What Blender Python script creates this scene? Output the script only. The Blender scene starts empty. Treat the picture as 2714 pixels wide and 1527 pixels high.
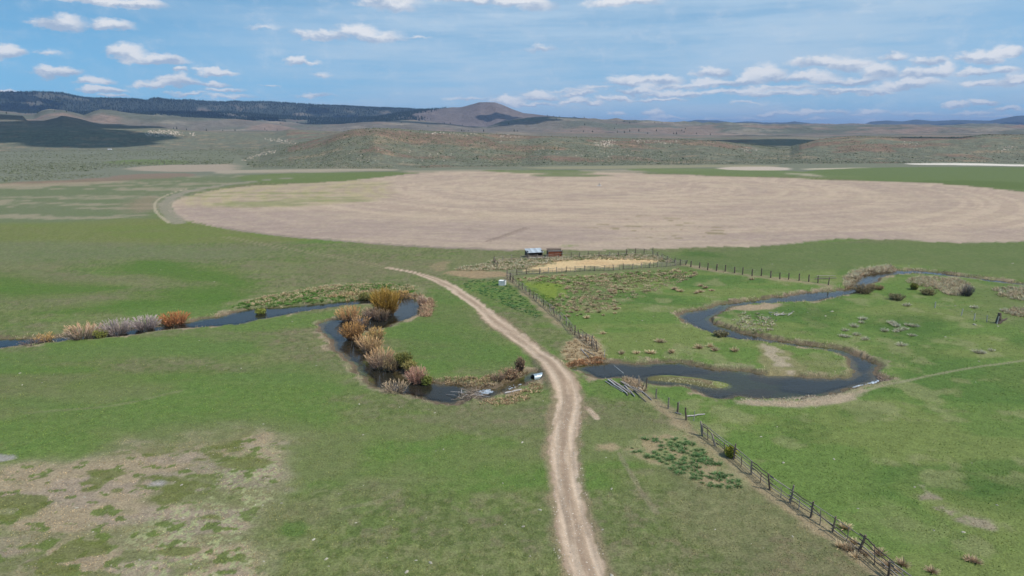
import bpy, math, random
import numpy as np
from mathutils import Vector, Matrix

random.seed(7)
RNG = np.random.default_rng(7)
scene = bpy.context.scene
COL = scene.collection

# ------------------------------------------------------------------ camera
CAMH = 35.0
PITCH = math.radians(13.0)
CX, CY, F = 1357.0, 763.5, 1809.0          # photograph's own pixel frame (2714 x 1527)
cam_d = bpy.data.cameras.new("camera")
cam = bpy.data.objects.new("camera", cam_d)
COL.objects.link(cam)
cam.location = (0, 0, CAMH)
cam.rotation_euler = (math.pi / 2 - PITCH, 0, 0)
cam_d.sensor_width = 36.0
cam_d.lens = 36.0 * F / 2714.0
cam_d.clip_start = 0.5
cam_d.clip_end = 90000
scene.camera = cam

# ------------------------------------------------------------------ light
SUNV = Vector((0.60, -0.30, 0.90)).normalized()
SUN_EL = math.asin(SUNV.z)
SUN_AZ = math.atan2(SUNV.x, SUNV.y)
sun_d = bpy.data.lights.new("sun", 'SUN')
sun_d.energy = 3.5
sun_d.angle = math.radians(0.53)
sun_d.color = (1.0, 0.95, 0.88)
sun = bpy.data.objects.new("sun", sun_d)
sun.rotation_euler = SUNV.to_track_quat('Z', 'Y').to_euler()
COL.objects.link(sun)

scene.view_settings.view_transform = 'Standard'
scene.view_settings.look = 'None'
scene.view_settings.exposure = 0.0
scene.view_settings.gamma = 1.0
scene.view_settings.use_curve_mapping = False
scene.render.engine = 'CYCLES'
scene.cycles.max_bounces = 5
scene.cycles.diffuse_bounces = 2
scene.cycles.volume_bounces = 0
scene.cycles.transparent_max_bounces = 8
scene.cycles.use_denoising = True


def ray(x, y):
    """direction of a picture point in the world (camera looks along +Y, pitched down)"""
    X = (np.asarray(x, float) - CX) / F
    u = (CY - np.asarray(y, float)) / F
    return X, math.cos(PITCH) + u * math.sin(PITCH), -math.sin(PITCH) + u * math.cos(PITCH)


def gp(x, y, z=0.0):
    X, Y, Z = ray(x, y)
    t = (z - CAMH) / Z
    return X * t, Y * t


def azel(x, y):
    X, Y, Z = ray(x, y)
    return np.arctan2(X, Y), np.arctan2(Z, np.hypot(X, Y))


# ---- world: Nishita sky, thin high cloud, scattered cumulus, all by direction
CLOUDS = [  # x, y, half width, half height (picture frame 2576 wide), weight
 (250,6,110,16,1),(350,14,70,20,1),(150,62,66,22,1),(275,70,62,18,1),(318,136,60,22,1),(395,154,90,15,.9),
 (18,135,46,24,.95),(145,183,58,14,1),(240,207,48,11,1),(262,231,68,10,.9),(400,214,60,10,.8),(440,205,62,16,1),
 (520,212,50,9,.8),(553,184,50,10,.9),(455,180,24,9,.8),(12,230,34,6,.8),(125,140,45,10,.35),(560,228,60,7,.6),
 (470,236,60,6,.6),(280,245,50,6,.6),(580,246,70,7,.45),(810,94,78,17,.8),(895,84,70,18,.75),(950,98,70,20,.7),
 (1040,94,46,5,.4),(742,153,26,12,.8),(780,158,36,7,.5),(975,8,90,26,.7),(1010,22,40,16,.6),(1180,2,90,12,.6),(1290,6,90,16,.7),
 (1345,18,50,20,.75),(1570,6,100,18,.7),(810,190,30,8,.4),(680,219,28,4,.4),(1358,123,42,8,.4),(660,66,60,9,.25),
 (790,243,60,8,.4),(1180,248,60,7,.4),
 (1590,208,64,15,1),(1665,205,56,14,.95),(1600,228,70,8,.7),(1785,188,48,16,1),(1800,212,80,12,.8),(1700,236,120,10,.7),
 (1930,190,50,20,1),(1880,205,50,14,.9),(2060,158,66,20,.9),(2140,166,66,18,.9),(2030,196,90,14,.9),(2130,205,100,12,.85),
 (2215,186,46,22,1),(2320,190,66,18,1),(2375,182,34,22,1),(2290,214,100,12,.8),(2120,228,120,10,.75),(1950,222,120,10,.7),
 (1860,232,110,8,.65),(2445,150,46,20,1),(2500,152,40,18,.95),(2540,138,38,18,1),(2250,145,44,15,.7),(2340,158,46,14,.7),
 (2450,184,40,10,.7),(2520,182,50,12,.75),(2555,205,60,16,.9),(2470,212,44,10,.8),(2205,233,52,9,.9),(2030,240,60,7,.5),
 (1350,238,46,11,.8),(1275,256,46,12,1),(1355,247,60,9,.7),(1455,238,50,9,.8),(1445,256,34,11,1),(1490,262,30,7,.8),(1330,264,90,7,.6),
 (1565,249,34,8,1),(1520,252,24,8,.8),(1660,250,70,6,.8),(1640,287,36,9,1),(1690,296,50,6,.7),(1555,290,24,7,.7),(1660,305,60,5,.7),
 (1925,291,36,7,.9),(1900,303,60,6,.5),(1990,288,50,7,.6),(2045,284,42,9,.9),(2055,300,40,5,.7),(2110,285,30,7,.5),(2190,285,48,10,.9),
 (2150,293,40,6,.6),(2300,290,90,7,.5),(2402,272,30,9,1),(2460,266,40,11,1),(2530,280,50,8,.8),(2440,290,80,7,.6),(2200,310,50,6,.6),
 (2350,303,60,6,.5),(1950,236,150,10,.62),(1700,218,110,9,.55),(2250,222,130,9,.6),(1450,228,70,7,.5),(1800,300,80,5,.45),(2500,300,70,6,.5),(1880,258,60,5,.35),(1500,222,60,6,.4),
]


def build_world():
    w = bpy.data.worlds.new("World")
    scene.world = w
    w.use_nodes = True
    nt = w.node_tree
    N, L = nt.nodes, nt.links
    N.clear()

    def nd(t, **k):
        n = N.new(t)
        for a, b in k.items():
            setattr(n, a, b)
        return n

    def math_(op, a, b=None, c=None, clamp=False):
        n = nd('ShaderNodeMath', operation=op, use_clamp=clamp)
        for i, v in enumerate((a, b, c)):
            if v is None:
                continue
            if isinstance(v, (int, float)):
                n.inputs[i].default_value = v
            else:
                L.new(v, n.inputs[i])
        return n.outputs[0]

    def vm(op, a, b=None, c=None):
        n = nd('ShaderNodeVectorMath', operation=op)
        for i, v in enumerate((a, b, c)):
            if v is None:
                continue
            if isinstance(v, tuple):
                n.inputs[i].default_value = v
            else:
                L.new(v, n.inputs[i])
        return n.outputs['Value'] if op == 'LENGTH' else n.outputs['Vector']

    def noise(vec, scale, detail, rough=0.55):
        n = nd('ShaderNodeTexNoise')
        n.inputs['Scale'].default_value = scale
        n.inputs['Detail'].default_value = detail
        n.inputs['Roughness'].default_value = rough
        L.new(vec, n.inputs['Vector'])
        return n

    def ramp(v, a, b, lo=0.0, hi=1.0):
        n = nd('ShaderNodeMapRange', interpolation_type='SMOOTHSTEP')
        L.new(v, n.inputs[0])
        n.inputs[1].default_value, n.inputs[2].default_value = a, b
        n.inputs[3].default_value, n.inputs[4].default_value = lo, hi
        return n.outputs[0]

    def mix(f, a, b):
        n = nd('ShaderNodeMix', data_type='RGBA')
        if isinstance(f, float):
            n.inputs[0].default_value = f
        else:
            L.new(f, n.inputs[0])
        for i, v in ((6, a), (7, b)):
            if isinstance(v, tuple):
                n.inputs[i].default_value = v + (1,)
            else:
                L.new(v, n.inputs[i])
        return n.outputs[2]

    tc = nd('ShaderNodeTexCoord')
    sep = nd('ShaderNodeSeparateXYZ')
    L.new(tc.outputs['Generated'], sep.inputs[0])
    az = math_('ARCTAN2', sep.outputs[0], sep.outputs[1])
    el = math_('ARCSINE', sep.outputs[2])
    comb = nd('ShaderNodeCombineXYZ')
    L.new(az, comb.inputs[0])
    L.new(el, comb.inputs[1])
    P0 = comb.outputs[0]
    # sky
    sky = nd('ShaderNodeTexSky', sky_type='NISHITA')
    sky.sun_disc = False
    sky.sun_elevation = SUN_EL
    sky.sun_rotation = SUN_AZ
    sky.altitude = 1600
    sky.air_density = 1.0
    sky.dust_density = 0.3
    sky.ozone_density = 1.2
    lift = vm('ADD', vm('MULTIPLY', tc.outputs['Generated'], (1, 1, 0.9)), (0, 0, 0.15))
    L.new(vm('NORMALIZE', lift), sky.inputs['Vector'])
    g = nd('ShaderNodeHueSaturation')
    g.inputs['Saturation'].default_value = SKY_SAT
    g.inputs['Value'].default_value = SKY_VAL
    L.new(sky.outputs[0], g.inputs['Color'])
    skycol = vm('MULTIPLY', g.outputs[0], SKY_TINT)
    # thin cirrus veil, streaked
    st = noise(vm('MULTIPLY', P0, (2.2, 16.0, 1.0)), 1.6, 5, 0.55)
    rot = nd('ShaderNodeMapping')
    rot.inputs['Rotation'].default_value = (0, 0, math.radians(-7))
    rot.inputs['Scale'].default_value = (3.0, 34.0, 1)
    L.new(P0, rot.inputs[0])
    st2 = noise(rot.outputs[0], 1.0, 6, 0.6)
    # the veil hangs thickest in the middle of the view and to the right
    azm = ramp(az, -0.62, -0.08)
    veil = math_('MULTIPLY', math_('ADD', 0.15, math_('MULTIPLY', azm, 0.85)), ramp(st.outputs[0], 0.34, 0.60, 0.62, 1.0))
    veil = math_('MULTIPLY', veil, ramp(st2.outputs[0], 0.36, 0.60, 0.62, 1.0))
    elm = ramp(el, 0.0, 0.05, 1.25, 1.0)
    veil = math_('MULTIPLY', math_('MULTIPLY', veil, elm), 0.92, clamp=True)
    c1 = mix(veil, skycol, VEIL)
    # cumulus
    nz = noise(vm('MULTIPLY', P0, (1.0, 1.7, 1.0)), 26.0, 6, 0.64)
    nb = noise(vm('MULTIPLY', P0, (1.0, 2.2, 1.0)), 9.0, 3, 0.5)
    off = vm('MULTIPLY', vm('SUBTRACT', nz.outputs['Color'], (0.5, 0.5, 0.5)), (0.055, 0.026, 0.0))
    P = vm('ADD', P0, off)
    rad = None
    acc = None
    sh = None
    sp = nd('ShaderNodeSeparateXYZ')
    L.new(P, sp.inputs[0])
    for (x, y, hw, hh, wt) in CLOUDS:
        k = 2714 / 2576
        a0, e0 = azel(x * k, y * k)
        a1, _ = azel((x + hw * 1.25) * k, y * k)
        _, e1 = azel(x * k, (y - hh * 1.45) * k)
        ia, ie = 1 / (a1 - a0), 1 / (e1 - e0)
        if acc is not None:                      # hand the running sum on, so the chain is evaluated in order
            cb = nd('ShaderNodeCombineXYZ')
            L.new(sp.outputs[0], cb.inputs[0]); L.new(sp.outputs[1], cb.inputs[1])
            L.new(math_('ADD', acc, sh), cb.inputs[2])
            Pi = cb.outputs[0]
        else:
            Pi = P
        uv = vm('MULTIPLY_ADD', Pi, (float(ia), float(ie), 0.0), (float(-a0 * ia), float(-e0 * ie), 0.0))
        q = vm('MAXIMUM', uv, vm('MULTIPLY', uv, (-1.0, -1.9, 1.0)))
        d = vm('LENGTH', q)
        wt = min(1.0, wt + .12)
        m = math_('MULTIPLY_ADD', d, -float(wt), float(wt), clamp=True)     # wt*(1-d)
        acc = m if acc is None else math_('MAXIMUM', acc, m)
        s = nd('ShaderNodeSeparateXYZ')
        L.new(uv, s.inputs[0])
        t = math_('MULTIPLY', m, s.outputs[1])
        sh = t if sh is None else math_('ADD', sh, t)
    gn = noise(vm('MULTIPLY', P0, (1.0, 2.6, 1.0)), 5.0, 5, 0.6)
    edge = math_('ADD', acc, math_('MULTIPLY', math_('SUBTRACT', nz.outputs[0], 0.5), 0.60))
    cov = ramp(edge, -0.06, 0.50)
    lit = math_('ADD', math_('MULTIPLY', sh, 3.0), math_('MULTIPLY', math_('SUBTRACT', nz.outputs[0], 0.47), 2.4))
    lit = math_('ADD', lit, math_('MULTIPLY', math_('SUBTRACT', nb.outputs[0], 0.5), 1.0))
    lit = ramp(lit, -0.45, 0.75)
    ccol = mix(lit, CLOUD_LO, CLOUD_HI)
    c2 = mix(math_('MULTIPLY', cov, 0.92), c1, ccol)
    # the rest of the sky: the same kind of cloud, from one noise
    gen = math_('MULTIPLY', ramp(gn.outputs[0], 0.55, 0.72), 0.6)
    c3 = mix(gen, c1, mix(ramp(gn.outputs[0], 0.6, 0.8), CLOUD_LO, CLOUD_HI))
    bg = nd('ShaderNodeBackground'); bg.inputs['Strength'].default_value = 0.10
    L.new(c2, bg.inputs['Color'])
    bg2 = nd('ShaderNodeBackground'); bg2.inputs['Strength'].default_value = 0.10
    L.new(c3, bg2.inputs['Color'])
    front = math_('MULTIPLY', math_('LESS_THAN', math_('ABSOLUTE', az), 0.80), math_('LESS_THAN', math_('ABSOLUTE', el), 0.20))
    ms = nd('ShaderNodeMixShader')
    L.new(front, ms.inputs[0]); L.new(bg2.outputs[0], ms.inputs[1]); L.new(bg.outputs[0], ms.inputs[2])
    o = nd('ShaderNodeOutputWorld')
    L.new(ms.outputs[0], o.inputs['Surface'])
    w.cycles.sampling_method = 'MANUAL'
    w.cycles.sample_map_resolution = 512


def lin(r, g, b, k=1.0):
    f = lambda c: (c / 255 / 12.92) if c <= 10.3 else ((c / 255 + 0.055) / 1.055) ** 2.4
    return (f(r) * k, f(g) * k, f(b) * k)


SKY_SAT, SKY_VAL = 1.2, 1.55
SKY_TINT = (0.86, 1.14, 1.0)
VEIL = tuple(v * 10 for v in lin(186, 212, 234))
CLOUD_LO = tuple(v * 10 for v in lin(172, 190, 214))
CLOUD_HI = tuple(v * 10 for v in lin(240, 241, 244))
build_world()


# ------------------------------------------------------------------ noise in the plane
def _hash(ix, iy, s):
    h = (ix.astype(np.int64) * 374761393 + iy.astype(np.int64) * 668265263 + s * 144664357) & 0xFFFFFFFF
    h = ((h ^ (h >> 13)) * 1274126177) & 0xFFFFFFFF
    h = h ^ (h >> 16)
    return (h & 0xFFFF).astype(np.float32) / 65535.0


def vnoise(x, y, s=0):
    fx, fy = np.floor(x), np.floor(y)
    tx, ty = (x - fx).astype(np.float32), (y - fy).astype(np.float32)
    tx = tx * tx * tx * (tx * (tx * 6 - 15) + 10)
    ty = ty * ty * ty * (ty * (ty * 6 - 15) + 10)
    ix, iy = fx.astype(np.int64), fy.astype(np.int64)
    a, b = _hash(ix, iy, s), _hash(ix + 1, iy, s)
    c, d = _hash(ix, iy + 1, s), _hash(ix + 1, iy + 1, s)
    return (a + (b - a) * tx) * (1 - ty) + (c + (d - c) * tx) * ty


def fbm(x, y, scale, oct=4, s=0, ax=1.0):
    """0..1, mean .5; ax > 1 stretches along x"""
    v = 0; amp = 1; tot = 0
    X, Y = x / (scale * ax), y / scale
    c, sn = math.cos(0.6), math.sin(0.6)
    for o in range(oct):
        v = v + vnoise(X + 17.3 * o, Y - 9.1 * o, s + o) * amp
        tot += amp; amp *= 0.5
        if ax == 1.0:
            X, Y = (X * c - Y * sn) * 2.03, (X * sn + Y * c) * 2.03
        else:
            X, Y = X * 2.03, Y * 2.03
    return v / tot


def sstep(a, b, v):
    t = np.clip((v - a) / (b - a), 0, 1)
    return t * t * (3 - 2 * t)


def segs_dist(px, py, poly, closed=True):
    """unsigned distance to the polyline + inside flag + nearest segment index and parameter"""
    P = np.asarray(poly, float)
    n = len(P)
    best = np.full(px.shape, 1e18)
    inside = np.zeros(px.shape, bool)
    bi = np.zeros(px.shape, np.int32); bt = np.zeros(px.shape)
    for i in range(n if closed else n - 1):
        ax_, ay_ = P[i][:2]; bx_, by_ = P[(i + 1) % n][:2]
        dx, dy = bx_ - ax_, by_ - ay_
        L2 = dx * dx + dy * dy + 1e-12
        t = np.clip(((px - ax_) * dx + (py - ay_) * dy) / L2, 0, 1)
        d = (px - ax_ - t * dx) ** 2 + (py - ay_ - t * dy) ** 2
        m = d < best
        best = np.where(m, d, best)
        bi[m] = i; bt[m] = t[m]
        if closed:
            c = ((ay_ > py) != (by_ > py))
            if abs(dy) > 1e-12:
                inside ^= c & (px < (px - px + (dx) * (py - ay_) / dy + ax_))
    return np.sqrt(best), inside, bi, bt


def sdf(px, py, poly, reach=60.0):
    """signed distance, negative inside; far points get +reach"""
    P = np.asarray(poly, float)
    out = np.full(px.shape, reach)
    m = ((px > P[:, 0].min() - reach) & (px < P[:, 0].max() + reach) &
         (py > P[:, 1].min() - reach) & (py < P[:, 1].max() + reach))
    if m.any():
        d, ins, _, _ = segs_dist(px[m], py[m], P)
        out[m] = np.clip(np.where(ins, -d, d), -1e9, reach)
    return out


def smooth_poly(pts, closed=True, it=2):
    P = np.asarray(pts, float)
    for _ in range(it):
        if closed:
            Q = np.roll(P, -1, 0)
            P = np.stack([0.75 * P + 0.25 * Q, 0.25 * P + 0.75 * Q], 1).reshape(-1, P.shape[1])
        else:
            A, B = P[:-1], P[1:]
            mid = np.stack([0.75 * A + 0.25 * B, 0.25 * A + 0.75 * B], 1).reshape(-1, P.shape[1])
            P = np.vstack([P[:1], mid, P[-1:]])
    return P


def gpoly(pts, z=0.0, it=1):
    return smooth_poly([gp(x, y, z) for x, y in pts], it=it)


ZW = -0.40
CREEK1 = [(-160,910),(-60,906),(0,901),(91,899),(172,897),(250,885),(330,874),(402,870),(450,862),(500,855),(549,845),(598,838),
 (651,822),(704,817),(774,814),(845,807),(914,800),(980,793),(1041,786),(1076,787),(1104,795),(1113,808),(1110,821),(1097,835),
 (1073,843),(1041,854),(1024,866),(1000,872),(960,876),(925,878),(915,886),(924,900),(946,907),(962,925),(969,942),(974,962),
 (1007,976),(1048,979),(1069,1005),(1097,1012),(1145,1019),(1179,1019),(1217,1019),(1247,1036),(1232,1062),(1207,1067),(1173,1067),
 (1145,1060),(1110,1053),(1076,1046),(1024,1032),(993,1018),(983,1007),(948,976),(921,945),(890,921),(879,893),(853,876),(855,864),
 (869,853),(900,850),(940,846),(985,840),(1020,836),(1035,826),(1034,808),(1010,803),(960,805),(905,809),(820,822),(757,834),
 (669,848),(634,859),(563,864),(496,868),(405,879),(303,892),(246,898),(178,902),(157,905),(101,910),(60,914),(30,921),(-60,925),(-160,930)]
CREEK2 = [(1440,985),(1407,990),(1386,997),(1366,1008),(1338,1022),(1310,1033),(1283,1031),(1262,1034),(1252,1046),(1262,1060),(1283,1057),
 (1307,1047),(1338,1040),(1366,1024),(1386,1020),(1414,1009),(1440,1000)]
CREEK3 = [(1480,974),(1507,970),(1538,971),(1562,965),(1604,960),(1645,962),(1731,964),(1790,960),(1838,969),(1886,978),(1938,979),(1986,985),
 (2035,995),(2093,997),(2141,1000),(2200,1002),(2245,997),(2261,983),(2259,962),(2242,948),(2210,935),(2176,927),(2121,924),
 (2072,914),(2031,912),(1986,905),(1938,898),(1886,885),(1852,873),(1817,855),(1793,842),(1793,831),(1838,826),(1869,821),(1904,807),
 (1969,800),(2052,790),(2141,776),(2210,771),(2248,769),(2262,755),(2276,738),(2290,728),(2330,722),(2400,716),(2480,722),(2600,738),(2714,752),(2900,775),
 (2900,782),(2714,758),(2600,744),(2480,729),(2400,726),(2345,733),(2324,743),(2304,755),
 (2284,768),(2266,776),(2228,788),(2176,797),(2141,800),(2072,806),(2000,806),(1945,811),(1918,824),(1898,834),(1886,845),(1893,859),
 (1931,871),(1952,879),(2021,895),(2107,911),(2176,919),(2231,928),(2280,945),(2321,962),(2326,976),(2322,990),(2331,1002),
 (2349,1008),(2314,1015),(2286,1023),(2262,1029),(2211,1042),(2141,1052),(2072,1059),(2021,1060),(1962,1053),(1934,1059),(1886,1055),
 (1852,1041),(1800,1024),(1748,1022),(1735,1019),(1680,1008),(1645,1002),(1610,1004),(1569,1000),(1541,981),(1507,984),(1480,984)]
ISLE = [(1700,997),(1740,991),(1783,991),(1886,1003),(1948,1017),(1938,1031),(1886,1034),(1817,1020),(1748,1014),(1710,1012)]
DAM = [(1232,1046),(1245,1036),(1262,1036),(1268,1050),(1262,1064),(1235,1070),(1222,1066)]
C1 = gpoly(CREEK1, ZW); C2 = gpoly(CREEK2, ZW); C3 = gpoly(CREEK3, ZW)
ISLEP = gpoly(ISLE, ZW)

ROAD_L = [(1590,1760),(1530,1600),(1505,1527),(1481,1428),(1469,1348),(1457,1269),(1453,1189),(1462,1109),(1473,1069),(1467,1030),(1448,990),(1420,955),(1384,921),
 (1352,898),(1293,859),(1262,821),(1228,797),(1190,772),(1159,752),(1124,736),(1076,721),(1021,712)]
ROAD_R = [(1740,1760),(1650,1600),(1613,1527),(1577,1428),(1557,1348),(1537,1269),(1531,1189),(1535,1109),(1547,1069),(1540,1030),(1513,990),(1471,952),(1434,921),
 (1386,879),(1317,835),(1276,797),(1224,766),(1179,738),(1152,733),(1128,727),(1076,716),(1021,706)]
rl = np.array([gp(*p) for p in ROAD_L]); rr = np.array([gp(*p) for p in ROAD_R])
ROADC = []
for q in rl:                      # width measured square across the road
    best = min(((np.hypot(*(q - (a + (b - a) * t))), *(a + (b - a) * t)) for a, b in zip(rr[:-1], rr[1:]) for t in np.linspace(0, 1, 12)), key=lambda v: v[0])
    ROADC.append(((q[0] + best[1]) / 2, (q[1] + best[2]) / 2, best[0] / 2))
ROADC = smooth_poly(ROADC, closed=False)
TWO = smooth_poly([gp(*p) for p in [(1021,709),(966,697),(903,683),(800,664),(769,660),(674,643),(600,628)]], closed=False)

FIELD = gpoly([(447,542),(461,574),(510,588),(581,602),(686,616),(774,627),(905,636),(1000,644),(1145,653),(1317,660),(1386,663),(1580,665),
 (1707,662),(1731,662),(1835,657),(1940,655),(2048,650),(2121,643),(2231,633),(2349,634),(2452,640),(2556,643),(2659,641),(2800,637),(3100,630),
 (3100,560),(2900,530),(2714,509),(2513,488),(2337,481),(2232,478),(2056,471),(1810,464),(1600,456),(1400,452),(1300,453),(1150,455),(1050,465),(960,475),(880,482),
 (780,487),(690,491),(620,497),(545,508),(493,521),(457,533)], it=1)
PIV = gp(1592, 493)
CORRALSTRAW = gpoly([(1385,716),(1431,705),(1471,694),(1528,691),(1595,686),(1663,684),(1726,687),(1739,694),(1708,700),(1595,709),(1483,716),(1420,722)])
POND = gpoly([(1393,750),(1449,750),(1483,757),(1492,786),(1483,793),(1442,797),(1420,775)])
CULV_A = Vector((*gp(1413, 998, -0.2), 0)); CULV_B = Vector((*gp(1502, 980, -0.2), 0))

# ------------------------------------------------------------------ far ridges: (x, y) of each crest and its distance
RID = {
 'near': [(-900,470),(560,470),(600,449),(640,436),(700,410),(760,392),(850,366),(900,352),(936,342),
          (999,340),(1053,341),(1094,345),(1250,352),(1400,360),(1645,367),(1808,369),(1916,376),(1998,388),(2060,398),(2095,399),(2123,384),
          (2172,369),(2258,361),(2394,363),(2544,364),(2612,357),(2714,357),(3300,350)],
 'mesa': [(-900,352),(-300,346),(0,342),(245,342),(272,340),(451,341),(489,346),(625,352),(727,353),(765,343),(836,346),(900,349),
          (1000,352),(1100,366),(1700,372),(2000,369),(2150,369),(3300,369)],
 'shadow': [(-900,300),(-200,296),(0,303),(60,307),(72,320),(117,320),(152,312),(163,307),(174,308),(212,315),(239,323),(272,329),(321,329),
            (340,333),(421,335),(451,341),(520,347),(700,347),(1600,352),(2060,372),(2300,360),(3300,352)],
 'foot': [(-900,290),(0,297),(54,304),(90,306),(109,295),(130,291),(163,293),(196,299),(223,306),(245,297),(266,291),(293,293),(353,301),
          (462,310),(625,315),(679,321),(760,331),(900,330),(1000,322),(1100,323),(1180,328),(1240,336),(1290,338),(1330,322),(1400,311),(1454,309),(1536,314),
          (1590,320),(1700,325),(1775,327),(1862,330),(1970,331),(2014,332),(2231,334),(2422,337),(2557,338),(2714,340),(3300,335)],
 'butte': [(-900,300),(0,300),(600,300),(900,318),(1000,314),(1053,304),(1108,296),(1162,290),(1189,286),(1224,284),(1250,277),(1271,271),(1290,271),(1314,272),
           (1336,280),(1360,291),(1387,301),(1443,307),(1500,312),(1547,316),(1574,314),(1601,319),(1634,313),(1661,320),(1700,325),(1900,330),(3300,336)],
 'mtn': [(-900,240),(-200,243),(0,246),(117,245),(166,248),(201,257),(234,262),(307,263),(353,264),(386,268),(413,261),(462,267),(497,266),
         (571,272),(598,273),(620,270),(652,272),(700,271),(809,278),(917,283),(988,287),(1053,288),(1135,292),(1200,300),(1400,325),(1800,336),(3300,338)],
 'blue': [(-900,300),(1000,300),(1500,326),(1775,327),(1813,324),(1845,318),(1873,319),(1902,319),(1943,325),(1981,322),(2025,325),(2082,325),(2106,322),
          (2128,325),(2177,331),(2258,333),(2291,330),(2307,323),(2354,320),(2394,322),(2427,317),(2476,321),(2530,318),(2585,319),(2623,320),
          (2666,312),(2691,307),(2714,306),(2900,300),(3300,305)],
}
RDIST = {'shadow': 2600., 'foot': 4600., 'butte': 6800., 'mtn': 9000., 'blue': 15000.}


def _prep():
    o = {}
    for k, pts in RID.items():
        p = np.array(pts, float)
        a, e = azel(p[:, 0], p[:, 1])
        o[k] = (a, np.tan(e), p[:, 0])
    return o


RP = _prep()


def crest(k, a):
    return np.interp(a, RP[k][0], RP[k][1])


_bx = [0, 640, 1000, 1400, 1900, 2095, 2400, 2714, 3100]
_by = [447, 447, 448, 441, 437, 435, 434, 432, 432]
AXK = [float(azel(x, 350)[0]) for x in _bx]
BASE_R = [float(np.hypot(*gp(x, y_))) for x, y_ in zip(_bx, _by)]
CREST_R = [min(b_ * 1.46, 1270) for b_ in BASE_R]
AXM = [float(azel(x, 350)[0]) for x in (0, 600, 660)] + AXK[2:]
MES_R = [1420, 1300, BASE_R[1] * .99] + [b_ * .99 for b_ in BASE_R[2:]]


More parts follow.
